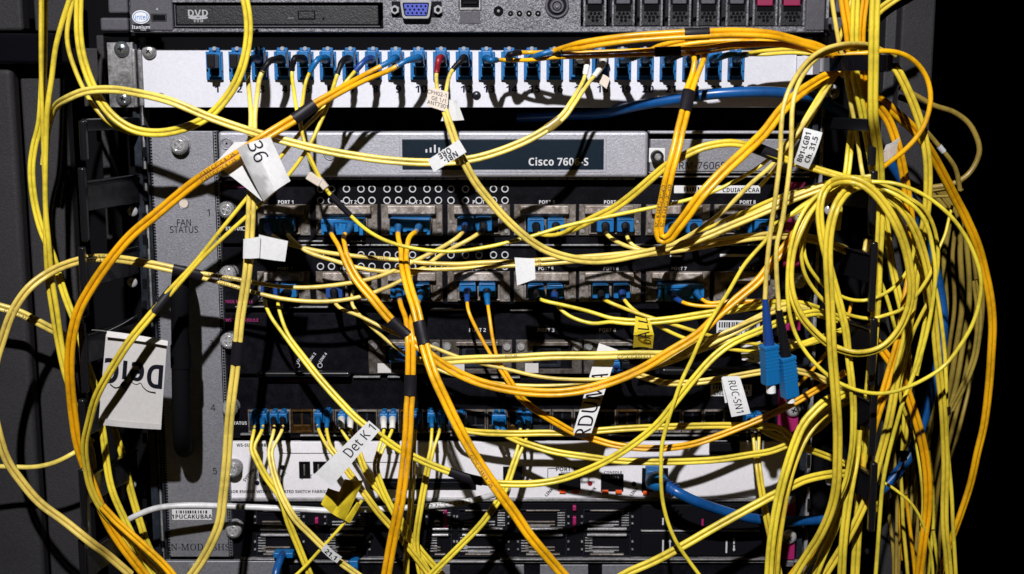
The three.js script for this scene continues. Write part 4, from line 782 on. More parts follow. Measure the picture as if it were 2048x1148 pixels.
cord('vivid yellow cord from port 5 with a small cream clip, sagging right to the strap', 'y', 1.22, [[610, 288, 70], [617, 312], [632, 342, 72], [656, 384], [680, 410], [702, 432, 70], [732, 459], [771, 481], [824, 496], [902, 503], [980, 493], [1030, 481], [1072, 470], [1124, 454], [1203, 436], [1281, 420, 60], [1386, 397], [1438, 378], [1520, 332, 58], [1572, 285], [1604, 245, 58], [1632, 200], [1650, 172, 50], [1668, 148, 44]], { print: [[[1010, 487], 'OPTIC FIBRE', 1.0, false]], n: 1, legs: [[[607, 118, 20], [599, 117, 36], [589, 118, 46], [584, 144, 44], [588, 183, 54], [594, 222, 60], [602, 258, 66]]], plug: [['pp', 'b', 'k']], sleeve: [[[660, 388], [702, 431], 0.35]] });
cord('short vivid yellow cord from port 6 that joins its neighbour above the cream clip', 'y', 1.15, [[603, 262, 68], [611, 290, 72], [622, 318, 73], [638, 352, 73], [655, 382, 72]], { legs: [[[652, 118, 20], [645, 118, 36], [634, 121, 46], [614, 157, 46], [605, 204, 56], [601, 238, 64]]], plug: [['pp', 'B', 'b']] });
const nbi = cord('pale yellow pair from ports 11 and 12 that carries the NBI tag', 'p', 1.3, [[896, 240, 78], [907, 272, 84], [916, 297, 88], [925, 317, 88], [949, 362, 84], [980, 402], [1010, 436, 80], [1059, 480], [1098, 503], [1151, 518, 72], [1203, 521], [1281, 508, 64], [1334, 496], [1386, 482], [1464, 450], [1540, 418, 56], [1590, 396], [1650, 374, 60], [1700, 362], [1742, 356, 64]], { legs: [[[882, 117, 20], [881, 117, 36], [877, 120, 46], [873, 146, 46], [875, 180, 60], [885, 215, 72]], [[928, 117, 20], [927, 117, 36], [923, 120, 46], [905, 140, 48], [894, 172, 62], [892, 215, 74]]], plug: [['pp', 'b', 'r'], ['pp', 'b', 'k']] });
sheet('cord_tag', nbi, [[856, 174, 74], [897, 184, 74], [895, 225, 76], [854, 212, 76]], M.cream, { bow: 0.6, print: [['CPH02-1', 0.45, 0.22, 1.7, 0.02], ['GE 1/1', 0.55, 0.5, 1.7, 0.02], ['ANT7301', 0.5, 0.76, 1.7, 0.02]] });
sheet('cord_tag', nbi, [[897, 199, 71], [914, 201, 68], [928, 240, 68], [882, 242, 72]], M.paper, { bow: 0.8 });
sheet('cord_tag', nbi, [[933, 304, 96], [868, 344, 95], [855, 320, 95], [918, 279, 96]], M.paper, { bow: 0.8, print: [['NBI-', 0.42, 0.27, 2.5, 0, 'b', 0.9], ['ORE', 0.5, 0.73, 2.5, 0, 'b', 0.9]] });
{
  const byLabel = (t) => things.find((o) => o.userData.label.includes(t));
  const o36 = byLabel('carries the 36 tag'), o34 = byLabel('from ports 3 and 4'), o5 = byLabel('small cream clip');
  sheet('cord_tag', o36, [[541, 274, 90], [581, 362, 92], [527, 403, 90], [474, 297, 92]], M.paper, { bow: 1.0, bowV: 7, print: [['36', 0.2, 0.46, 6.2, 0, 'r']] });
  sheet('cord_tag', o36, [[470, 284, 77], [541, 276, 86], [524, 402, 88], [429, 328, 76]], M.paper, { bow: -2 });
  sheet('cord_tag', o34, [[487, 478, 79], [521, 473, 79], [519, 516, 79], [486, 517, 79]], M.paper, { bow: 1.2 });
  sheet('cord_tag', o34, [[518, 469, 77], [576, 482, 75], [570, 523, 75], [516, 516, 77]], M.paper, { bow: 0.8 });
  mesh('cord_clip', [wbox(0, 0, 0, 9, 5, 5, 0.6).rotateZ(-0.55).translate(...P(629, 358, 72).toArray()), wbox(0, 0, 0, 7, 4, 4, 0.5).rotateZ(-0.9).translate(...P(645, 367, 72).toArray())], M.cream, o5);
}
// ---- cords of the upper right: out of the patch panel to the strap
cord('orange pair from ports 13 and 14, running level along the port row', 'o', 1.35, [[1150, 110, 46], [1229, 107], [1307, 104, 52], [1362, 102, 54], [1412, 99], [1464, 91], [1540, 85, 56], [1590, 90, 54], [1646, 106, 46], [1690, 128, 42], [1715, 170, 36]], { n: 2, legs: [[[973, 118, 20], [974, 119, 36], [982, 120, 46], [1004, 120, 34], [1060, 120, 40], [1110, 115, 44]], [[1018, 117, 20], [1018, 115, 36], [1022, 108, 46], [1050, 105, 38], [1100, 105, 42]]], plug: [['pp', 'B', 'b'], ['pp', 'b', 'k']], sleeve: [[[1310, 104], [1361, 102], 0.1]] });
cord('thick orange pair from ports 15 and 16, arching highest over the port row', 'o', 1.7, [[1140, 96, 56], [1177, 88, 60], [1255, 77, 66], [1320, 72], [1370, 69, 70], [1417, 67, 70], [1464, 65], [1540, 69, 68], [1580, 78], [1633, 95, 60], [1675, 114, 50], [1705, 140, 42], [1720, 200, 32]], { n: 2, twist: 1.2, legs: [[[1063, 118, 20], [1066, 117, 36], [1084, 108, 46], [1106, 102, 46]], [[1108, 118, 20], [1109, 116, 36], [1116, 106, 46], [1128, 99, 50]]], plug: [['pp', 'B', 'b'], ['pp', 'b', 'k']], sleeve: [[[1371, 69], [1417, 67], 0.1]] });
cord('orange pair from ports 19 and 20, in a flat arch under the thicker pair', 'o', 1.45, [[1300, 102, 42], [1330, 93], [1370, 84, 50], [1438, 77], [1490, 77, 54], [1540, 82, 54], [1590, 84, 52], [1630, 92, 48], [1665, 112, 42], [1690, 150, 36]], { n: 2, legs: [[[1245, 118, 20], [1249, 118, 36], [1266, 116, 46], [1286, 108, 40]], [[1290, 118, 20], [1291, 117, 36], [1300, 113, 46], [1306, 104, 38]]], plug: [['pp', 'B', 'b'], ['pp', 'B', 'b']] });
cord('orange pair from ports 21 and 22, hanging in a long hairpin', 'o', 1.75, [[1381, 168, 62], [1378, 182, 66], [1369, 226, 74], [1360, 262, 80], [1352, 300, 84], [1339, 347, 86], [1328, 398, 84], [1320, 440, 80], [1318, 466, 78], [1325, 481, 78], [1338, 476, 80], [1352, 458, 82], [1374, 430, 84], [1399, 395, 86], [1438, 352, 84], [1490, 303, 78], [1528, 266, 72], [1559, 226, 66], [1593, 191, 58], [1640, 160, 48], [1675, 140, 42], [1695, 110, 40]], { print: [[[1332, 370], 'OPTIC FIBRE 9/125', 1.6, false]], n: 2, legs: [[[1336, 118, 20], [1342, 117, 36], [1360, 110, 46], [1381, 106, 52], [1389, 120, 58], [1385, 146, 60]], [[1381, 118, 20], [1388, 117, 36], [1398, 111, 46], [1408, 108, 50], [1406, 122, 56], [1396, 148, 60]]], plug: [['pp', 'b', 'k'], ['pp', 'b', 'k']], sleeve: [[[1376, 181], [1369, 224], 0.3]] });
cord("shaded yellow pair from ports 23 and 24 at the panel's right end", 'y', 1.2, [[1512, 107, 34], [1545, 104, 34], [1590, 102, 34], [1640, 108, 36], [1680, 126, 36], [1710, 160, 32]], { n: 2, legs: [[[1426, 118, 20], [1434, 116, 36], [1456, 110, 46], [1480, 108, 38]], [[1472, 118, 20], [1476, 114, 36], [1486, 110, 46], [1498, 109, 32]]], plug: [['pp', 'B', 'b'], ['pp', 'B', 'b']] });
sheet('cord_tag', things.find((o) => o.userData.label.includes('ports 17 and 18')), [[1203, 147, 40], [1220, 157, 40], [1213, 178, 42], [1194, 165, 42]], M.cream, { bow: 0.6 });
{
  const g = thing('paper_label', 'small folded brown and white tag among the cords right of the bracket arm', 'paper label');
  sheet('label_paper', g, [[1766, 302, 44], [1797, 280, 48], [1793, 306, 46], [1763, 328, 42]], M.cream, { bow: 2 });
  sheet('label_paper', g, [[1772, 290, 47], [1798, 275, 49], [1798, 283, 48], [1767, 303, 45]], M.paper, { bow: 1 });
}
// ---- blue and white cables
cord('long thick blue cable from the white card, round behind the loops, to the patch panel', 'y', 3.4, [[1035, 236, -22], [1135, 230, -14], [1203, 226, -4], [1281, 210, 12], [1360, 197, 22], [1438, 187, 28], [1540, 184, 28], [1590, 189, 24], [1625, 196, 16], [1655, 208, 6], [1700, 235, 0], [1760, 300, -14], [1815, 380, -20], [1845, 460, -22], [1862, 510, -24], [1877, 567, -22], [1885, 620, -20], [1885, 680, -16], [1874, 740, -12], [1858, 805, -10], [1844, 850, -10], [1822, 907, -8], [1795, 945, -4], [1765, 978, 0], [1725, 1012, 2], [1680, 1034, 4], [1620, 1041, 8], [1560, 1042, 14], [1500, 1036, 22], [1440, 1020, 32], [1390, 1002, 38], [1350, 982, 38], [1326, 968, 30]], { name: 'network_cable', group: 'network cables', mat: M.blueCord, sides: 16 });
{
  const g = things[things.length - 1], b = P(1311, 961, 14);
  const p = part('plug', g);
  mesh('plug_body', [box(1294, 942, 1328, 980, -4, 12, 0.6)], M.blue, p);
  mesh('plug_boot', [new THREE.SphereGeometry(0.0074, 22, 16).scale(1.02, 0.92, 1.15).translate(P(1314, 963, 18).x, P(1314, 963, 18).y, 0.018)], M.blue, p);
  mesh('boot_rib', [0, 1, 2, 3].map((i) => new THREE.TorusGeometry(0.0041, 0.0006, 6, 20).rotateY(1.0).rotateZ(-0.5).translate(...P(1330 + i * 7, 970 + i * 4, 32 + i * 1.6).toArray())), M.navy, p);
}
cord('white network cable running level under the white card from the fan tray to the middle', 'p', 2.0, [[228, 1062, 30], [253, 1042, 34], [280, 1028, 36], [314, 1016, 36], [366, 1011, 34], [444, 1012, 28], [520, 1015, 26], [614, 1019, 24], [656, 1021, 24], [737, 1019, 24], [850, 1013, 24], [928, 1004, 26], [985, 990, 20], [1010, 980, 6], [1022, 972, -6]], { print: [[[850, 1013], 'UTP PATCH CABLE', 2.0, false]], name: 'network_cable', group: 'network cables', mat: M.greyCord, sides: 14 });

// ---- top card
cord("pale yellow pair from the top card's first port, drooping right through a white tag", 'p', 1.45, [[902, 534, 44], [954, 530], [1027, 527, 46], [1083, 524, 46], [1145, 519, 46], [1215, 514], [1281, 507, 46], [1360, 497], [1438, 484, 44], [1527, 472], [1584, 472, 40], [1620, 477, 34], [1665, 490, 30], [1697, 503, 30], [1722, 521, 34], [1732, 505, 34], [1736, 480, 30]], { print: [[[735, 515], 'OPTIC FIBRE', 1.2, false, 0], [[1062, 526], '9/125', 1.2, false]], n: 2, legs: [[[535, 451, 14], [537, 463, 24], [548, 474, 32], [575, 487, 36], [641, 503, 38], [719, 513, 40], [797, 520, 42], [850, 526, 43]], [[571, 451, 14], [571, 462, 26], [582, 477, 34], [614, 503, 38], [667, 521, 40], [719, 536, 42], [771, 543, 43], [840, 540, 44]]], plug: [['sc', 'b', 'n'], ['sc', 'b', 'k']], sleeve: [[[1084, 524], [1145, 520], -0.9]] });
sheet('cord_tag', things[things.length - 1], [[1029, 515, 68], [1069, 517, 68], [1071, 558, 70], [1034, 571, 70]], M.paper, { bow: 0.8 });
cord("orange pair from the top card's second port, sweeping right across the middle", 'o', 1.55, [[684, 492, 40], [690, 512, 44], [712, 556, 50], [745, 596, 54], [779, 637, 56], [818, 674, 58], [836, 690, 60], [863, 713, 62], [902, 739, 62], [954, 763, 62], [1020, 779, 62], [1072, 785], [1124, 785, 62], [1177, 777], [1229, 761, 64], [1281, 739], [1334, 707, 66], [1399, 666], [1438, 628, 66], [1477, 595], [1516, 562, 62], [1545, 525], [1575, 488, 58], [1605, 445], [1640, 402, 58], [1680, 374], [1730, 362, 58]], { n: 2, twist: 0.8, legs: [[[662, 451, 14], [661, 462, 26], [666, 474, 36], [676, 490, 40]], [[700, 451, 14], [696, 462, 26], [687, 474, 36], [690, 492, 41]]], plug: [['sc', 'B', 'b'], ['sc', 'B', 'b']], sleeve: [[[782, 639], [817, 673], 0.3]] });
mesh('plug_clip', [box(642, 438, 727, 446, 3, 15, 0.6), box(672, 446, 687, 470, 3, 14, 0.6), box(642, 440, 648, 470, 3, 13, 0.5), box(718, 440, 726, 471, 3, 13, 0.5)], M.blueBright, things[things.length - 1]);
cord("orange pair from the top card's third port, crossing in front and down right", 'o', 1.7, [[806, 510, 46], [810, 541, 54], [820, 582, 62], [831, 615, 68], [838, 645, 72], [848, 688, 76], [858, 722, 80], [870, 756, 84], [889, 797, 86], [912, 845, 88], [943, 902, 90], [982, 962, 92], [1030, 1028, 92], [1060, 1072, 92], [1098, 1117, 90], [1140, 1165, 88]], { print: [[[940, 905], 'OPTIC FIBRE 9/125', 1.4, false, 0]], n: 2, legs: [[[797, 451, 14], [796, 463, 28], [797, 478, 38], [802, 498, 44]], [[839, 451, 14], [832, 463, 30], [818, 476, 40], [814, 498, 44]]], plug: [['sc', 'B', 'b'], ['sc', 'B', 'b']], sleeve: [[[835, 645], [848, 687], 0.3]] });
mesh('plug_clip', [box(779, 437, 860, 445, 3, 15, 0.6), box(810, 445, 827, 462, 3, 14, 0.6), box(779, 439, 785, 470, 3, 13, 0.5), box(853, 439, 860, 470, 3, 13, 0.5)], M.blueBright, things[things.length - 1]);
const b01 = cord("yellow pair from the top card's fifth port, rising right to the LGB1 tag", 'y', 1.35, [[1145, 459, 42], [1187, 437, 48], [1229, 416, 54], [1268, 387, 58], [1307, 353, 60], [1331, 333, 62], [1357, 317, 64], [1399, 297, 66], [1425, 290], [1464, 286, 66], [1503, 293, 66], [1540, 307, 66], [1560, 315, 66], [1590, 325, 66], [1620, 334, 66], [1660, 346, 68], [1700, 357, 70], [1745, 366, 68]], { n: 2, twist: 1.0, legs: [[[1072, 451, 14], [1074, 463, 28], [1086, 470, 36], [1119, 468, 40]], [[1112, 451, 14], [1112, 462, 28], [1119, 469, 34], [1135, 465, 38]]], plug: [['sc', 'b', 'k'], ['sc', 'b', 'k']], sleeve: [[[1506, 294], [1562, 316], 0.6]] });
sheet('cord_tag', b01, [[1586, 326, 74], [1608, 255, 76], [1645, 265, 76], [1617, 338, 74]], M.paper, { bow: 2.5, print: [['B01-LGB1', 0.5, 0.28, 2.4, 0, 'b', 0.92], ['Ch. 31.5', 0.5, 0.7, 2.4, 0, 'b', 0.95]] });
cord("pale yellow cord from the top card's sixth port, climbing steeply to the strap", 'p', 1.45, [[1211, 451, 14], [1211, 463, 30], [1216, 471, 36], [1229, 481, 38], [1268, 497, 40], [1310, 501, 44], [1334, 494, 48], [1399, 458, 54], [1451, 418, 58], [1503, 366, 62], [1540, 334, 64], [1567, 301, 66], [1592, 270, 66], [1616, 235, 62], [1640, 200, 56], [1660, 168, 46], [1680, 140, 42]], {});
plug(things[things.length - 1], [[1211, 451, 14], [1211, 463, 30], [1216, 471, 36], [1229, 481, 38]].map((q) => P(...q)), 'sc', 'b', 'k');
cord("yellow pair from the top card's sixth and seventh ports, slanting up into the loops", 'p', 1.3, [[1300, 503, 36], [1340, 500, 42], [1375, 488, 46], [1412, 474, 48], [1477, 447], [1540, 414, 52], [1603, 388], [1650, 371, 56], [1700, 361, 60], [1744, 360, 60]], { n: 2, legs: [[[1251, 451, 14], [1252, 464, 28], [1260, 485, 34], [1285, 500, 36]], [[1345, 453, 14], [1344, 464, 26], [1336, 480, 34], [1325, 495, 36]]], plug: [['sc', 'b', 'k'], ['sc', 'b', 'k']] });
cord("yellow pair from the top card's seventh and eighth ports, over the magenta tab", 'y', 1.25, [[1449, 443, 36], [1497, 424, 42], [1540, 405, 46], [1580, 390], [1625, 377, 52], [1680, 364, 56], [1742, 362, 58]], { n: 2, legs: [[[1388, 453, 14], [1390, 463, 28], [1404, 461, 34], [1430, 450, 36]], [[1488, 453, 14], [1485, 460, 26], [1470, 452, 34], [1460, 442, 36]]], plug: [['sc', 'b', 'k'], ['sc', 'b', 'k']] });
cord("yellow cord from the top card's last plug, turning up into the loops", 'y', 1.3, [[1526, 452, 14], [1522, 464, 26], [1528, 470, 34], [1543, 463, 42], [1571, 440, 50], [1600, 414, 54], [1640, 388, 58], [1690, 372, 60], [1744, 370, 60]], {});
plug(things[things.length - 1], [[1526, 452, 14], [1522, 464, 26], [1528, 470, 34], [1543, 463, 42]].map((q) => P(...q)), 'sc', 'b', 'k');
// ---- second card
const det = cord("yellow pair from the second card's first port that carries the Det K tag", 'y', 1.25, [[580, 682, 44], [599, 706, 48], [635, 752, 54], [680, 803, 60], [719, 842, 64], [758, 870, 66], [797, 898, 64], [824, 912, 62], [863, 930, 62], [897, 943, 62], [932, 955, 62], [967, 963, 62], [1000, 967, 62], [1030, 968, 62], [1072, 967], [1124, 958, 62], [1177, 939], [1229, 913, 66], [1268, 887], [1315, 848, 70], [1350, 805], [1386, 760, 70], [1425, 716], [1464, 686, 66], [1522, 660], [1570, 640, 60], [1640, 625, 50], [1690, 640, 40]], { n: 2, legs: [[[538, 582, 14], [533, 590, 26], [530, 604, 34], [541, 632, 40], [566, 668, 43]], [[576, 582, 14], [566, 590, 24], [556, 604, 34], [563, 636, 40], [576, 668, 43]]], plug: [['sc', 'n', 'k'], ['sc', 'b', 'k']], sleeve: [[[899, 944], [966, 963], 0.3]] });
sheet('cord_tag', det, [[630, 947, 78], [738, 841, 74], [760, 860, 74], [664, 972, 78]], M.paper, { bow: 1, print: [['Det K 1', 0.72, 0.48, 4.8, 0, 'r', 0.9]] });
cord("pale yellow cord from the second card's second port, upper one behind the orange pairs", 'p', 1.3, [[668, 583, 14], [668, 594, 26], [674, 612, 32], [719, 632, 36], [745, 645], [800, 671, 40], [855, 690], [928, 718, 44], [1020, 740], [1072, 752, 46], [1124, 758], [1216, 757, 48], [1281, 742], [1344, 713, 52], [1407, 681], [1464, 658, 54], [1516, 636], [1560, 622, 50], [1618, 618, 44]], {});
plug(things[things.length - 1], [[668, 583, 14], [668, 594, 26], [674, 612, 32], [719, 632, 36]].map((q) => P(...q)), 'sc', 'n', 'k');
cord("shaded pale cord from the second card's second port, lower one behind the orange pairs", 'p', 1.2, [[706, 583, 14], [704, 594, 26], [704, 608, 30], [722, 633, 32], [758, 667, 34], [810, 707, 36], [871, 737, 38], [918, 753], [1020, 769, 42], [1124, 770], [1216, 757, 46], [1270, 746], [1344, 724, 48], [1407, 700], [1460, 680, 50], [1516, 668]], {});
cord('pale pair from the central port plate, running level over the white paper strip', 'p', 1.45, [[880, 722, 42], [954, 718, 46], [1030, 716, 48], [1100, 712], [1203, 711, 50], [1270, 709], [1334, 709, 50], [1378, 704], [1428, 681, 52], [1464, 664], [1522, 634, 50], [1570, 612, 46], [1620, 622, 40]], { print: [[[1230, 710], 'OPTIC FIBRE CABLE 9/125 SIMPLEX', 1.4, false, 0], [[1010, 716], 'SIMPLEX', 1.0, false, 1]], n: 2, legs: [[[795, 712, 14], [800, 716, 24], [822, 722, 34], [850, 725, 38]], [[820, 712, 10], [826, 714, 24], [842, 718, 34], [860, 722, 38]]], plug: [['sc', 'b', 'n'], ['sc', 'b', 'n']] });
cord("big orange pair from the second card's third port, dropping straight to the bottom", 'o', 1.75, [[818, 664, 58], [821, 690, 60], [821, 742, 62], [820, 790, 64], [818, 812, 66], [816, 860, 68], [810, 928, 70], [800, 1005, 72], [784, 1085, 72], [770, 1165, 72]], { n: 2, legs: [[[797, 583, 14], [799, 598, 28], [803, 614, 40], [812, 640, 52]], [[842, 583, 14], [838, 600, 26], [828, 622, 40], [822, 644, 52]]], plug: [['sc', 'b', 'b'], ['sc', 'b', 'b']], sleeve: [[[820, 749], [820, 792], 0.4]] });
cord("orange pair from the second card's fourth port, falling behind the white paper strip", 'o', 1.2, [[983, 706, 42], [1020, 764, 46], [1041, 795, 46], [1072, 820, 44], [1117, 848, 42], [1150, 866, 42], [1190, 879, 42], [1229, 890, 44], [1281, 896, 46], [1334, 896, 46], [1386, 888, 44], [1430, 874], [1464, 861, 42], [1520, 838, 42], [1580, 810, 40], [1640, 775, 36], [1690, 745, 30]], { n: 2, legs: [[[935, 581, 14], [934, 596, 28], [937, 622, 36], [954, 660, 39]], [[974, 581, 14], [974, 596, 26], [980, 640, 36], [986, 680, 40]]], plug: [['sc', 'b', 'n'], ['sc', 'b', 'b']] });
cord("yellow pair from the second card's fifth port, dipping at the yellow tag", 'y', 1.3, [[1203, 638, 38], [1268, 644, 42], [1334, 640, 44], [1412, 628], [1516, 612, 44], [1560, 607], [1605, 609, 40], [1635, 618, 34]], { n: 2, legs: [[[1072, 584, 14], [1074, 594, 26], [1086, 601, 34], [1130, 611, 36], [1175, 622, 37]], [[1110, 584, 14], [1109, 594, 24], [1114, 610, 30], [1134, 629, 33], [1160, 641, 35], [1188, 647, 37]]], plug: [['sc', 'b', 'k'], ['sc', 'b', 'n']] });
cord("yellow cord from the second card's sixth port, upper of two crossing down right", 'y', 1.3, [[1202, 584, 14], [1203, 595, 28], [1211, 601, 34], [1268, 624, 38], [1334, 645, 42], [1399, 665, 44], [1438, 676], [1522, 689, 44], [1590, 694, 42], [1650, 676, 38], [1705, 653, 30]], {});
plug(things[things.length - 1], [[1202, 584, 14], [1203, 595, 28], [1211, 601, 34], [1268, 624, 38]].map((q) => P(...q)), 'sc', 'b', 'k');
cord("yellow cord from the second card's sixth port, lower of two crossing down right", 'y', 1.3, [[1244, 584, 14], [1246, 595, 28], [1252, 604, 34], [1264, 617, 36], [1307, 646, 38], [1360, 673, 40], [1412, 689], [1464, 699, 42], [1522, 703], [1590, 690, 40], [1650, 670, 36], [1700, 660, 28]], {});
plug(things[things.length - 1], [[1244, 584, 14], [1246, 595, 28], [1252, 604, 34], [1264, 617, 36]].map((q) => P(...q)), 'sc', 'b', 'n');
cord('orange pair from the seventh port of the second card, leaving level to the right', 'o', 1.3, [[1425, 609, 36], [1470, 607, 38], [1516, 606, 40], [1560, 607], [1600, 612, 38], [1630, 618, 32]], { n: 2, legs: [[[1346, 586, 14], [1352, 597, 26], [1372, 607, 33], [1400, 612, 35]], [[1392, 584, 14], [1398, 593, 26], [1406, 600, 33], [1418, 606, 35]]], plug: [['sc', 'B', 'n'], ['sc', 'B', 'b']] });
mesh('plug_clip', [box(1318, 569, 1402, 577, 3, 15, 0.6), box(1362, 577, 1376, 594, 3, 14, 0.6), box(1318, 571, 1326, 602, 3, 13, 0.5), box(1330, 594, 1400, 602, 2, 10, 0.5)], M.blueBright, things[things.length - 1]);
// ---- third card
cord('thin yellow pair from the right-hand port plate, sagging right behind the white strip', 'p', 1.15, [[1290, 752, 38], [1321, 764, 40], [1370, 766], [1412, 762, 42], [1470, 753], [1522, 744, 42], [1570, 740], [1600, 743, 42], [1626, 750], [1661, 766, 40], [1692, 783, 34]], { n: 2, legs: [[[1232, 735, 12], [1236, 742, 24], [1246, 746, 30], [1270, 752, 36]], [[1252, 735, 12], [1258, 738, 24], [1270, 742, 32], [1282, 748, 36]]], plug: [['lc', 'b', 'n'], ['lc', 'k', 'k']] });
{
  const g = thing('paper_strip', 'long white paper strip printed DUMA on end, hanging slantwise between the level cords', 'paper label');
  sheet('strip_paper', g, [[1146, 866, 52], [1198, 686, 40], [1236, 700, 40], [1183, 866, 52]], M.paper, { bow: 0.5, print: [['RDUMA', 0.33, 0.5, 7.2, 0, 'r', 0.95]] });
  const y = thing('yellow_tag', 'yellow paper tag printed ALL on end, folded over the sagging pair', 'paper label');
  sheet('tag_paper', y, [[1267, 670, 50], [1271, 632, 50], [1300, 640, 50], [1308, 670, 50]], M.yellowPaper, { bow: 0.8, print: [['ALL', 0.4, 0.5, 5, 0, 'r']] });
  sheet('tag_paper', y, [[1268, 670, 50], [1308, 670, 50], [1305, 697, 42], [1266, 695, 42]], M.yellowPaper, { bow: -1, print: [['O', 0.7, 0.55, 3.4, 1.57, 'r']] });
  const r = thing('paper_label', 'small white tag printed RUC-SN1, hanging right of the long paper strip', 'paper label');
  sheet('tag_paper', r, [[1479, 752, 46], [1501, 827, 50], [1463, 834, 50], [1442, 753, 46]], M.paper, { bow: 0.8, print: [['RUC-SN1', 0.52, 0.5, 3.5, 0, 'r', 0.85]] });
  sheet('tag_flap', r, [[1470, 752, 44], [1478, 800, 46], [1450, 806, 46], [1442, 756, 44]], M.paper, { bow: 0.5 });
  const s = thing('paper_label', 'white square tag tucked behind the crossing cords left of the blue plugs', 'paper label');
  sheet('tag_paper', s, [[1480, 690, 36], [1521, 682, 36], [1521, 727, 36], [1484, 720, 36]], M.paper, { bow: 0.8, print: [['LX7', 0.45, 0.55, 3, -1.5, 'r']] });
  const t = thing('paper_label', 'narrow white tag lying slantwise just right of the yellow tag', 'paper label');
  sheet('tag_paper', t, [[1291, 727, 40], [1340, 718, 46], [1345, 726, 46], [1296, 741, 40]], M.paper, { bow: 0.6 });
}
// ---- fourth card: small plugs in the low row
const lc = (label, colour, r, x, y, pts, body = 'b', boot = 'b', n = 2) => {
  const h = (d) => [[x + d, y, 10], [x + d, y + 8, 20], [x + d * 0.9, y + 22, 27]];
  return cord(label, colour, r, pts, { n, legs: n === 2 ? [h(-9), h(9)] : [h(0)], plug: [['lc', body, boot], ['lc', body, boot]] });
};
lc("yellow pair from the low row's first small port, running to the bottom edge", 'y', 1.25, 516, 838, [[500, 880, 32], [510, 910, 36], [533, 955, 40], [562, 996, 42], [577, 1044, 44], [598, 1096], [624, 1160, 44]]);
const pr2 = lc("yellow pair from the low row's second port, through a white sleeve near the bottom", 'p', 1.2, 556, 838, [[540, 885, 32], [543, 925, 38], [556, 972, 44], [572, 1008, 48], [592, 1040, 50], [622, 1070], [648, 1096, 50], [677, 1122], [716, 1150, 48], [760, 1185]], 'b', 'k');
sheet('cord_sleeve', pr2, [[652, 1087, 55], [684, 1114, 55], [674, 1126, 54], [642, 1100, 54]], M.paper, { bow: 1, print: [['21.1', 0.5, 0.55, 2.6, 0, 'b']] });
lc("yellow pair from the low row's third port, passing behind the Det K tag", 'y', 1.2, 645, 836, [[648, 880, 32], [664, 900, 36], [690, 935, 40], [720, 975, 42], [757, 1025, 44], [790, 1062], [825, 1105, 44], [860, 1150], [890, 1190, 44]]);
lc('yellow pair with white boots, left of the top of the Det K tag', 'y', 1.2, 692, 838, [[712, 890, 30], [735, 950, 36], [765, 990, 38], [802, 1040, 38], [836, 1094, 38], [880, 1145], [910, 1180, 38]], 'B', 'w');
lc('yellow pair with white boots beside the big orange pair, first down and then right', 'y', 1.2, 776, 838, [[765, 890, 34], [752, 930, 38], [758, 960, 40], [784, 1018, 40], [812, 1066, 38], [842, 1120, 38], [872, 1170, 38]], 'b', 'w');
lc('thin yellow pair half hidden by the big orange pair, hanging straight', 'y', 1.1, 823, 838, [[826, 880, 30], [825, 950, 34], [820, 1031, 34], [814, 1100], [812, 1170, 34]], 'b', 'n');
lc('yellow pair right of the big orange pair, hanging nearly straight to the bottom edge', 'y', 1.15, 872, 836, [[868, 880, 32], [857, 930, 38], [848, 975, 40], [840, 1020, 42], [832, 1083, 42], [838, 1130], [848, 1180, 42]], 'B', 'b');
cord("yellow pair from the low row's middle, crossing back down left to the bottom", 'y', 1.2, [[1040, 896, 36], [1029, 925, 40], [1010, 978, 46], [988, 1014, 48], [960, 1051, 50], [914, 1098, 50], [866, 1146, 50], [835, 1180]], { n: 2, legs: [[[1040, 838, 10], [1040, 850, 24], [1041, 872, 32]], [[1056, 838, 10], [1056, 852, 24], [1053, 874, 32]]], plug: [['lc', 'b', 'b']] });
cord('yellow pair running level just under the low row of small plugs', 'y', 1.2, [[955, 865, 30], [1025, 867, 34], [1085, 866], [1130, 866, 36], [1190, 862], [1255, 857, 38], [1386, 852], [1460, 851, 38], [1525, 852], [1560, 858, 36], [1600, 890, 34], [1660, 915], [1720, 940, 26]], { n: 2, legs: [[[905, 838, 10], [906, 852, 22], [916, 860, 27]], [[922, 838, 10], [922, 850, 22], [930, 858, 27]]], plug: [['lc', 'b', 'n'], ['lc', 'b', 'k']] });
cord('yellow pair drooping across the white card from a blue plug at mid row', 'y', 1.2, [[1025, 878, 34], [1055, 888, 38], [1106, 903, 42], [1177, 914, 44], [1242, 922], [1307, 924, 46], [1370, 923], [1438, 919, 46], [1503, 909], [1540, 903, 44], [1579, 888, 42], [1625, 865], [1665, 830, 38], [1690, 790, 30]], { n: 2, legs: [[[992, 840, 10], [993, 852, 22], [1004, 868, 30]], [[1004, 840, 10], [1004, 852, 22], [1012, 868, 30]]], plug: [['lc', 'B', 'b'], ['lc', 'B', 'b']] });
cord('yellow pair sliding down right under the last small ports to the magenta catch', 'y', 1.15, [[1525, 860, 24], [1545, 870, 26], [1575, 882, 28], [1606, 895, 28], [1665, 918], [1705, 938, 26], [1740, 952, 22]], { n: 2 });
cord('yellow pair hanging down from the last small port, in front of the white card end', 'y', 1.2, [[1512, 895, 30], [1516, 930, 38], [1524, 985, 44], [1535, 1045, 46], [1552, 1120, 46], [1565, 1180, 46]], { n: 2, legs: [[[1500, 840, 10], [1501, 855, 22], [1506, 872, 28]], [[1518, 840, 10], [1518, 855, 22], [1518, 872, 28]]], plug: [['lc', 'b', 'k']] });
cord('thick yellow pair rising from the bottom edge at right of centre to the loops', 'y', 1.5, [[1215, 1170, 62], [1255, 1146, 62], [1307, 1123], [1360, 1095, 62], [1438, 1050], [1516, 1007, 58], [1549, 989], [1580, 974, 54], [1606, 961], [1640, 952, 48], [1675, 947], [1705, 948, 40]], { n: 2 });
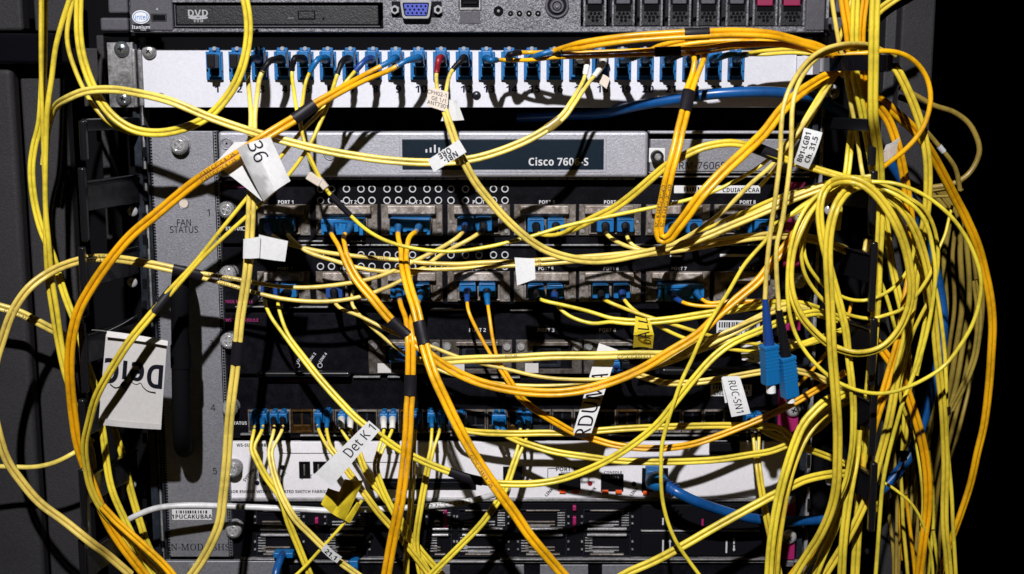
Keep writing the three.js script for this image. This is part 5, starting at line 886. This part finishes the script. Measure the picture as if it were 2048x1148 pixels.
{
  const g = thing('yellow_label', 'folded yellow label hanging on the slanting cord below the Det K tag', 'paper label');
  sheet('label_paper', g, [[656, 976, 60], [688, 985, 56], [664, 1027, 56], [642, 1008, 60]], M.yellowPaper, { bow: 1 });
  sheet('label_paper', g, [[690, 958, 55], [727, 960, 50], [690, 1040, 50], [660, 1024, 56]], M.yellowPaper, { bow: 2 });
  sheet('label_fold', g, [[714, 1004, 50], [722, 1008, 48], [700, 1046, 48], [689, 1040, 50]], M.yellowPaper, { bow: 0.5 });
}
cord('thin yellow cord under the folded yellow label, slanting down left to the bottom edge', 'y', 1.15, [[725, 1000, 44], [700, 1032, 46], [672, 1065, 48], [640, 1100, 48], [608, 1135], [570, 1170, 48]]);
{
  const g = thing('network_cable', 'short blue plug and cable cut off by the bottom edge, left of centre', 'cable', 'network cables');
  mesh('cable_jacket', [sweep(even(smooth([[566, 1108, 4], [560, 1120, 24], [552, 1145, 34], [548, 1180, 36]].map((q) => P(...q)))), () => [0.0026, 0.0026], 14)], M.blueCord, g, true);
  mesh('plug_body', [box(546, 1106, 586, 1117, 0, 8, 0.8)], M.blue, g);
  const k = thing('network_cable', 'small blue plug at the bottom edge, right of the yellow pair with the white sleeve', 'cable', 'network cables');
  mesh('plug_body', [box(698, 1122, 716, 1150, 0, 14, 0.8)], M.blue, k);
  mesh('cable_jacket', [sweep(even(smooth([[707, 1140, 10], [707, 1152, 26], [706, 1190, 34]].map((q) => P(...q)))), () => [0.003, 0.003], 14)], M.blueCord, k, true);
}
// ---- two cords that end in hanging SC plugs
function hanging(label, colour, pts, end, boot, plugMat) {
  const g = cord(label, 'p', 1.45, pts, {}), last = pts[pts.length - 1], a = P(...last), b = P(...end[0]), c = P(...end[1]), d = P(...end[2]);
  const L = a.distanceTo(b);
  mesh('plug_boot', [sweep(even(smooth([a, a.clone().lerp(b, 0.5), b]), 0.0008, 80), (s) => { const r = (1.9 + 1.1 * s / L + (Math.sin(s * 2700) > 0.1 ? 0 : -0.35)) / 1000; return [r * 1.12, r]; }, 14)], boot, g, true);
  const p = part('plug', g), dir = c.clone().sub(b), len = dir.length(); dir.normalize();
  const q = new THREE.Quaternion().setFromUnitVectors(V(0, -1, 0), dir), mid = b.clone().lerp(c, 0.5);
  const put = (geo) => geo.applyQuaternion(q).translate(mid.x, mid.y, mid.z), mm = (x, y, z, w, h, dd, r = 0.5) => wbox(x, y, z, w, h, dd, r).rotateY(0.35);
  const l = len * 1000;
  const body = [mm(0, 0, 0, 9.2, l, 7.4, 0.8), mm(0, l / 2 - 1, 0, 9.7, 2.4, 7.9, 0.5)];
  mesh('plug_body', body.map(put), plugMat, p);
  const ribs = []; for (let i = 0; i < 6; i++) ribs.push(put(mm(0, l / 2 - 4 - i * 2.1, 0, 9.45, 0.5, 7.65, 0.15)));
  mesh('plug_grip', ribs, plugMat, p);
  mesh('plug_window', [put(mm(4.7, -l / 2 + 9, 0.6, 0.3, 4.6, 1.7, 0.1))], M.hollow, p);
  const f = d.distanceTo(c), fm = c.clone().lerp(d, 0.5);
  mesh('plug_ferrule', [new THREE.CylinderGeometry(0.0028, 0.0028, f, 18).applyQuaternion(q).translate(fm.x, fm.y, fm.z)], M.ceramic, p);
  return g;
}
hanging('pale yellow cord with a navy boot, ending in the left hanging blue plug', 'p', [[1790, 112, 40], [1739, 90, 54], [1705, 87, 64], [1678, 90, 72], [1650, 98, 78], [1629, 110, 82], [1611, 127, 86], [1592, 153, 90], [1577, 182, 94], [1567, 213, 96], [1562, 261, 98], [1561, 306, 98], [1552, 385, 98], [1541, 463, 96], [1533, 541, 94], [1530, 598, 94]], [[1538, 690, 92], [1541, 768, 90], [1543, 785, 90]], M.navy, M.blueBright);
hanging('pale yellow cord with a black boot, ending in the right hanging blue plug', 'p', [[1790, 126, 38], [1739, 100, 50], [1705, 94, 60], [1665, 101, 70], [1640, 112, 76], [1622, 128, 82], [1603, 155, 88], [1591, 184, 92], [1585, 213, 94], [1583, 261, 96], [1582, 306, 96], [1573, 385, 96], [1563, 450, 96], [1554, 489, 96], [1553, 541, 94], [1558, 620, 92]], [[1572, 713, 90], [1580, 794, 88], [1582, 804, 88]], M.boot, M.blueBright);

// ---- the hanging bundle at the right
const R = (label, colour, r, pts, o) => cord(label, colour, r, pts, o);
R('pale cord entering at the top edge, furthest left of those gathered by the strap', 'p', 1.4, [[1660, -40, 50], [1664, 0, 50], [1676, 75, 48], [1686, 120, 44], [1698, 190, 40], [1712, 260, 36], [1722, 330, 34], [1728, 360, 40]]);
R('yellow cord at the top edge that crosses over to the left just above the strap', 'y', 1.4, [[1715, -40, 44], [1701, 5, 46], [1688, 50, 46], [1678, 82, 46], [1668, 120, 44], [1656, 170, 40], [1640, 205, 46], [1616, 245, 50], [1594, 275, 50], [1578, 300, 50], [1555, 332, 44], [1520, 372, 36]]);
R('orange pair entering at the top edge, second from the left in the strap', 'o', 1.55, [[1683, -40, 54], [1687, 0, 54], [1697, 63, 54], [1703, 110, 50], [1720, 160, 44], [1745, 200, 40], [1776, 240, 36], [1794, 288, 34], [1807, 345, 30], [1816, 400, 26], [1824, 470, 24], [1822, 540, 26], [1812, 600, 30], [1798, 680, 34], [1780, 743, 36], [1765, 795, 38], [1748, 850, 38], [1728, 915, 36], [1700, 980, 40], [1665, 1046, 46], [1605, 1125, 50], [1570, 1170, 50]], { n: 2 });
R('yellow pair entering at the top edge, in the middle of the strap', 'y', 1.45, [[1712, -40, 60], [1711, 0, 60], [1709, 60, 60], [1709, 110, 56], [1712, 160, 50], [1720, 200, 46], [1728, 240, 42], [1740, 300, 40], [1748, 350, 44]], { n: 2 });
R('amber pair entering at the top edge, right of the middle of the strap', 'o', 1.3, [[1733, -40, 54], [1730, 0, 54], [1724, 50, 54], [1723, 110, 52], [1728, 160, 48], [1736, 200, 44], [1741, 240, 42], [1745, 300, 40], [1750, 350, 40]], { n: 2 });
R('yellow pair hanging in front of the strap from the top edge down past the bracket', 'y', 1.6, [[1752, -40, 92], [1750, 0, 92], [1748, 60, 92], [1747, 131, 90], [1746, 200, 86], [1747, 240, 82], [1752, 275, 70], [1757, 310, 60], [1760, 370, 52], [1760, 450, 48], [1756, 520, 50], [1753, 595, 50], [1749, 653, 48], [1745, 705, 46], [1738, 780, 42], [1731, 850, 40], [1722, 940, 36], [1716, 1040, 36], [1708, 1180, 36]], { n: 2 });
R('yellow pair under the strap that passes behind the glossy bracket arm', 'y', 1.35, [[1700, 150, 30], [1706, 200, 28], [1705, 250, 24], [1699, 300, 22], [1693, 350, 26], [1680, 400, 24], [1673, 460, 22]], { n: 2 });
R('yellow pair leaving the strap to the right, with a black sleeve at its shoulder', 'y', 1.45, [[1735, 96, 44], [1760, 106, 48], [1775, 118, 50], [1791, 135, 52], [1815, 180, 52], [1836, 232, 52], [1848, 275, 50], [1855, 320, 50], [1856, 380, 50], [1852, 430, 48], [1843, 480, 46], [1834, 535, 46], [1827, 590, 46], [1819, 640, 46], [1808, 690, 46], [1795, 745, 48], [1786, 800, 48], [1775, 855, 48], [1758, 920, 48], [1744, 970, 48], [1725, 1017, 50], [1697, 1073, 50], [1675, 1110, 50], [1640, 1165, 50]], { n: 2, sleeve: [[[1762, 107], [1790, 134], 0.3]] });
R('orange pair running from the strap down the far right edge of the bundle', 'o', 1.75, [[1716, 140, 34], [1745, 185, 30], [1789, 224, 24], [1834, 266, 16], [1862, 306, 8], [1884, 345, 0], [1908, 391, -10], [1932, 437, -16], [1955, 490, -20], [1970, 545, -22], [1981, 600, -22], [1985, 650, -22], [1983, 700, -22], [1978, 770, -22], [1968, 850, -22], [1955, 905, -22], [1941, 968, -24], [1918, 1038, -24], [1899, 1090, -24], [1880, 1150, -24]], { n: 2, twist: 0.8 });
R('single orange cord bowing out right of the strap and curling back under it', 'o', 1.6, [[1690, 108, 62], [1735, 106, 66], [1763, 102, 66], [1802, 107, 64], [1831, 124, 62], [1853, 155, 60], [1861, 190, 60], [1857, 225, 60], [1842, 262, 60], [1812, 298, 58], [1785, 320, 54], [1762, 338, 50], [1735, 362, 46]]);
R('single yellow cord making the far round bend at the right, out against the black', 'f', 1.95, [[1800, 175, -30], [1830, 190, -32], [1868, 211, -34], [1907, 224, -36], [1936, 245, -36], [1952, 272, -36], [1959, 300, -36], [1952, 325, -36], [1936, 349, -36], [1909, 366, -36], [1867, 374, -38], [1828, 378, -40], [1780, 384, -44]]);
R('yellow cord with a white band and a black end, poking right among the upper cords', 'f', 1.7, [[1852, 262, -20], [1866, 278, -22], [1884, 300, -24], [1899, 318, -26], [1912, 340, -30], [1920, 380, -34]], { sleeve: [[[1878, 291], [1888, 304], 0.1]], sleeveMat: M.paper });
R('outermost of the big yellow loops at the right, reaching almost to the black', 'y', 1.25, [[1540, 452, 50], [1603, 420, 58], [1650, 388, 64], [1700, 366, 70], [1755, 364, 74], [1789, 367, 78], [1828, 380, 80], [1862, 399, 82], [1902, 433, 84], [1930, 471, 84], [1951, 515, 84], [1962, 560, 84], [1959, 602, 84], [1946, 646, 84], [1920, 692, 84], [1889, 731, 84], [1842, 762, 86], [1789, 783, 88], [1750, 787, 88], [1716, 781, 88], [1685, 769, 88], [1661, 755, 86], [1619, 714, 84], [1591, 668, 82], [1577, 612, 82], [1575, 555, 82], [1581, 495, 80], [1594, 450, 78], [1620, 405, 74], [1660, 374, 70], [1712, 358, 66]]);
R('broad pair of yellow cords arching over the bracket and closing a round loop below', 'y', 1.5, [[1640, 398, 66], [1655, 376, 78], [1672, 363, 88], [1697, 359, 96], [1720, 365, 98], [1744, 381, 100], [1767, 407, 100], [1791, 446, 100], [1810, 493, 98], [1820, 540, 96], [1823, 575, 94], [1820, 605, 92], [1812, 632, 92], [1799, 658, 92], [1777, 685, 92], [1758, 698, 92], [1736, 705, 92], [1712, 707, 92], [1689, 702, 90], [1660, 690, 88], [1630, 665, 86], [1602, 632, 84], [1586, 595, 82], [1580, 555, 80], [1586, 500, 78], [1600, 462, 76], [1622, 420, 72], [1655, 385, 68], [1700, 366, 64]], { n: 2, twist: 1.4 });
R('inner yellow loop whose bottom passes behind the lower bracket bar', 'y', 1.25, [[1745, 366, 62], [1700, 372, 66], [1650, 382, 66], [1622, 410, 68], [1609, 443, 68], [1604, 475, 68], [1603, 515, 66], [1609, 546, 66], [1626, 576, 64], [1653, 606, 62], [1675, 620, 60], [1695, 629, 58], [1725, 636, 56], [1745, 637, 56], [1769, 631, 58], [1803, 619, 62], [1826, 598, 64], [1850, 566, 66], [1864, 538, 66], [1866, 500, 66], [1856, 455, 66], [1835, 415, 66], [1800, 384, 66], [1760, 368, 64]]);
R('smallest yellow loop, lying highest behind the bracket bar', 'y', 1.2, [[1740, 370, 56], [1690, 385, 58], [1650, 410, 58], [1618, 450, 58], [1608, 490, 58], [1612, 520, 58], [1626, 546, 56], [1650, 573, 54], [1683, 593, 52], [1705, 600, 50], [1728, 601, 50], [1746, 597, 52], [1768, 588, 54], [1792, 571, 56], [1812, 546, 58], [1825, 515, 58], [1828, 485, 58], [1821, 454, 58], [1806, 422, 58], [1784, 393, 58], [1762, 376, 58]]);
R('stout yellow pair falling straight from the loops to the bottom, nearest the magenta tabs', 'y', 1.5, [[1745, 368, 72], [1715, 372, 82], [1693, 384, 90], [1674, 410, 96], [1661, 452, 98], [1656, 500, 98], [1657, 545, 98], [1660, 600, 98], [1664, 697, 98], [1670, 774, 96], [1675, 850, 94], [1675, 918, 92], [1672, 975, 90], [1661, 1022, 86], [1640, 1070, 82], [1608, 1120, 78], [1578, 1170, 76]], { n: 2 });
R('yellow pair falling from the loops just right of the stout pair', 'y', 1.3, [[1740, 362, 64], [1700, 358, 74], [1668, 363, 82], [1648, 382, 86], [1640, 412, 88], [1641, 450, 88], [1648, 493, 88], [1658, 530, 88], [1671, 577, 88], [1682, 618, 88], [1692, 664, 88], [1697, 712, 86], [1703, 760, 86], [1707, 810, 84], [1707, 850, 84], [1705, 890, 82], [1699, 930, 80], [1690, 968, 78], [1672, 1005, 76], [1648, 1050, 74], [1620, 1100, 72], [1590, 1165, 70]], { n: 2, twist: 1.0 });
R('single yellow cord swinging right of the loop centre and then straight down to the bottom', 'y', 1.35, [[1745, 366, 68], [1790, 389, 74], [1820, 407, 76], [1840, 426, 76], [1856, 456, 76], [1865, 495, 76], [1871, 540, 76], [1868, 585, 76], [1861, 630, 76], [1850, 680, 76], [1836, 727, 76], [1818, 772, 76], [1808, 798, 76], [1798, 830, 74], [1781, 892, 72], [1770, 942, 70], [1764, 981, 68], [1760, 1030, 66], [1755, 1100, 64], [1749, 1180, 64]]);
R('yellow pair from the loop centre, hanging to the bottom beside the black tape', 'y', 1.35, [[1748, 372, 60], [1772, 386, 66], [1794, 406, 68], [1817, 436, 68], [1834, 469, 66], [1846, 503, 64], [1856, 542, 62], [1862, 583, 60], [1867, 625, 58], [1872, 680, 56], [1878, 743, 56], [1885, 805, 54], [1889, 870, 52], [1891, 940, 50], [1889, 1010, 50], [1890, 1060, 50], [1895, 1110, 50], [1901, 1180, 50]], { n: 2 });
R('single yellow cord with a black tape, outermost of the straight cords at lower right', 'y', 1.35, [[1862, 540, 40], [1874, 590, 40], [1882, 640, 42], [1889, 700, 44], [1892, 760, 46], [1893, 822, 48], [1894, 880, 48], [1898, 930, 48], [1903, 985, 48], [1906, 1050, 48], [1910, 1120, 48], [1914, 1190, 48]], { sleeve: [[[1891, 812], [1894, 828], 0.9]] });
R('yellow pair running steeply right from the loop centre, behind the broad arch', 'y', 1.25, [[1750, 378, 44], [1772, 402, 46], [1796, 440, 46], [1815, 480, 44], [1832, 520, 42], [1848, 566, 40], [1856, 610, 40], [1850, 660, 40], [1840, 705, 40], [1830, 750, 40]], { n: 2 });
R('yellow cord fanned third from the right at the loop centre', 'y', 1.25, [[1756, 372, 52], [1790, 384, 54], [1822, 398, 54], [1850, 420, 52], [1868, 455, 50], [1876, 500, 48], [1874, 545, 48], [1862, 590, 48], [1845, 625, 48], [1828, 660, 46], [1810, 720, 44], [1800, 790, 42], [1812, 830, 40]]);
R('dim yellow pair behind the bracket, left edge of the right-hand cords', 'y', 1.3, [[1766, 395, 10], [1771, 438, 10], [1778, 493, 10], [1786, 540, 10], [1797, 591, 12], [1808, 640, 12], [1814, 690, 12], [1818, 760, 12], [1812, 830, 10], [1808, 900, 8]], { n: 2 });
R('dim yellow cord behind the bracket, crossing left to right below the loop', 'y', 1.4, [[1745, 520, -6], [1761, 562, -6], [1775, 600, -6], [1788, 648, -6], [1800, 710, -8], [1812, 780, -8], [1806, 840, -8], [1780, 900, -8]]);
R('orange pair starting inside the lower loop and leaving right to the bottom edge', 'o', 1.55, [[1730, 650, 24], [1756, 689, 28], [1780, 722, 30], [1806, 763, 30], [1822, 806, 30], [1836, 850, 30], [1846, 890, 30], [1853, 934, 30], [1856, 981, 30], [1854, 1030, 30], [1847, 1080, 30], [1838, 1150, 30], [1832, 1190, 30]], { n: 2 });
R('pale yellow cord keeping to the left side of the lower right orange pair', 'y', 1.2, [[1800, 730, 22], [1814, 790, 22], [1827, 849, 24], [1834, 895, 24], [1842, 950, 24], [1846, 1010, 22], [1840, 1080, 20], [1830, 1180, 20]]);
R('thin yellow cord arching right across the hanging cords near the bottom', 'y', 1.05, [[1700, 930, 20], [1736, 950, 24], [1759, 961, 28], [1778, 971, 30], [1799, 986, 32], [1819, 1003, 34], [1833, 1022, 34], [1845, 1046, 32], [1856, 1080, 28], [1864, 1120, 26], [1867, 1180, 24]]);
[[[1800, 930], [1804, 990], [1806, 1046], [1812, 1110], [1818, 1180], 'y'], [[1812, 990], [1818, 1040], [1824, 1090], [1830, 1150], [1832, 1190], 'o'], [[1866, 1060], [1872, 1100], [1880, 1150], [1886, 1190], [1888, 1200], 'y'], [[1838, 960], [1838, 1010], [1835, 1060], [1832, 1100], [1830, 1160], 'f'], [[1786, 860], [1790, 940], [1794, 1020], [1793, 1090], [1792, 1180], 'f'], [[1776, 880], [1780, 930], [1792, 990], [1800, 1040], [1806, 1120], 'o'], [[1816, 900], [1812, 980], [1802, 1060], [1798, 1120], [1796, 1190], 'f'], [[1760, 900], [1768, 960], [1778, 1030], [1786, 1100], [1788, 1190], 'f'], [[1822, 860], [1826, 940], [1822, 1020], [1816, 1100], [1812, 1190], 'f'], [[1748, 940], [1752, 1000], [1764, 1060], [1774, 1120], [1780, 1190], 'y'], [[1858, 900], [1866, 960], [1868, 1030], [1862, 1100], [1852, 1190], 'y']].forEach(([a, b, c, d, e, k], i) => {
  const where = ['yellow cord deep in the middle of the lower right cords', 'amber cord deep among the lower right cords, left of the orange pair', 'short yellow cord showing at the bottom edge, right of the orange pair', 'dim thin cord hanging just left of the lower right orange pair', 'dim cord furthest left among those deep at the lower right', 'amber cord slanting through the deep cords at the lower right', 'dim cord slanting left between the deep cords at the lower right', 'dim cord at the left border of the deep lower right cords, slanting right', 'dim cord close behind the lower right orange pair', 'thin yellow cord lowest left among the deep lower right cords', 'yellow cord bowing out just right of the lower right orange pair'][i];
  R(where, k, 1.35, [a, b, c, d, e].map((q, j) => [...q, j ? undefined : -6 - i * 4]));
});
const far = ['leftmost', 'second', 'third', 'fourth', 'fifth', 'rightmost'];
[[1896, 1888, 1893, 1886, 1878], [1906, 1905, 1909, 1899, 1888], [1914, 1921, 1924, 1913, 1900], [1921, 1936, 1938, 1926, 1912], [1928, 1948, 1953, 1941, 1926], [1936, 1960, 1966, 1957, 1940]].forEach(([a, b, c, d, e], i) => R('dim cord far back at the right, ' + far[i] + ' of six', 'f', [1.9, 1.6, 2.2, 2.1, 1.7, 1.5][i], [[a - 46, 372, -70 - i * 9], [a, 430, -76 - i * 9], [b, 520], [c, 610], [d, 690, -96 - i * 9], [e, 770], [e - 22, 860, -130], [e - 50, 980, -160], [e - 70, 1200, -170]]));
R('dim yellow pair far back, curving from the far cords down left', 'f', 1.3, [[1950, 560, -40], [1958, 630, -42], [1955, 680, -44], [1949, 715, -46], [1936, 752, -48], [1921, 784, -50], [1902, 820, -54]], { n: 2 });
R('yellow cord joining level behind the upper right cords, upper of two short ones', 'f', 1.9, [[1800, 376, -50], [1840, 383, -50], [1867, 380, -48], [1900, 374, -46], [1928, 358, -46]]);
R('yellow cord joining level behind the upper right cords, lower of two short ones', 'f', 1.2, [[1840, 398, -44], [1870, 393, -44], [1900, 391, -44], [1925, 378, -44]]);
R('thin yellow cord rising right from the tape between the far cords', 'y', 1.1, [[1870, 520, -10], [1878, 497, -12], [1890, 470, -14], [1898, 437, -18], [1905, 410, -22]]);
R('yellow pair rising right out of the picture from the strap', 'y', 1.35, [[1730, 60, 30], [1756, 24, 34], [1776, 8, 36], [1800, -8, 38], [1840, -30, 40]], { n: 2 });
R('black cable crossing the upper right corner of the bundle', 'y', 2.0, [[1725, 60, 24], [1756, 40, 26], [1780, 20, 28], [1812, 2, 30], [1850, -20, 32]], { name: 'power_cable', group: 'loose black cable', mat: M.boot });
// cords that gather at the bottom right of centre
R('yellow pair sweeping from the loop down to the bottom, left of the stout pair', 'y', 1.5, [[1705, 775, 48], [1680, 792, 54], [1655, 800, 58], [1634, 817, 60], [1607, 848, 62], [1592, 880, 64], [1575, 930, 66], [1561, 980, 68], [1549, 1040, 70], [1541, 1100, 70], [1536, 1180, 70]], { n: 2 });
R('yellow pair close beside the sweeping pair, on its right', 'y', 1.35, [[1700, 800, 40], [1672, 812, 46], [1640, 836, 50], [1612, 872, 54], [1590, 920, 58], [1574, 975, 60], [1562, 1040, 62], [1554, 1100, 62], [1549, 1180, 62]], { n: 2 });
R('yellow pair dropping straight at the lower right, right of the stout pair', 'y', 1.45, [[1716, 860, 56], [1712, 910, 60], [1705, 950, 64], [1699, 985, 66], [1692, 1035, 68], [1686, 1093, 68], [1682, 1180, 68]], { n: 2 });
R('yellow pair slanting from the straight pair to the bottom edge', 'y', 1.4, [[1708, 900, 44], [1702, 950, 48], [1690, 1000, 52], [1670, 1055, 56], [1648, 1105, 58], [1625, 1165, 58]], { n: 2 });
R('thin yellow cord squeezed between the slanting pairs at the bottom', 'y', 1.05, [[1690, 980, 60], [1672, 1030, 64], [1650, 1076, 66], [1625, 1120, 66], [1598, 1165, 66]]);
R('short yellow cord piece slanting up right above the sweeping pair', 'y', 1.4, [[1640, 846, 26], [1655, 832, 28], [1668, 818, 28], [1685, 792, 26], [1696, 770, 22]]);
R('banded yellow pair slanting up right between the lower loops and the magenta tab', 'y', 1.25, [[1556, 692, 22], [1585, 690, 24], [1618, 685, 26], [1658, 672, 26], [1705, 653, 22]], { n: 2 });
R('dim orange cord from the lowest card slanting up behind the stout pair', 'o', 1.2, [[1594, 772, 16], [1616, 750, 18], [1640, 722, 18], [1662, 692, 16], [1690, 650, 10], [1706, 596, 6]]);
R('yellow cord crossing the rail behind the stout pair and fading upward', 'y', 1.15, [[1618, 628, 20], [1650, 636, 20], [1680, 645, 18], [1712, 650, 12]]);
R('single yellow cord from the loops slanting down left across the lower cards, upper crossing one', 'y', 1.3, [[1742, 372, 52], [1690, 368, 60], [1653, 377, 66], [1625, 399, 68], [1571, 437, 70], [1543, 463, 70], [1530, 482, 70], [1490, 528, 70], [1459, 580, 70], [1434, 620, 70], [1407, 666, 70], [1383, 720, 70], [1362, 764, 72], [1346, 810, 72], [1332, 856, 72], [1324, 890, 72], [1322, 939, 72], [1324, 992, 72], [1334, 1039, 72], [1352, 1083, 72], [1378, 1122, 72], [1410, 1165, 72]]);

// ---------------------------------------------------------------- every thing's origin goes to its base
for (const g of things) {
  const b = new THREE.Box3().setFromObject(g), o = V((b.min.x + b.max.x) / 2, b.min.y, (b.min.z + b.max.z) / 2);
  g.position.copy(o); for (const c of g.children) c.position.sub(o);
}
renderer.render(scene, camera);
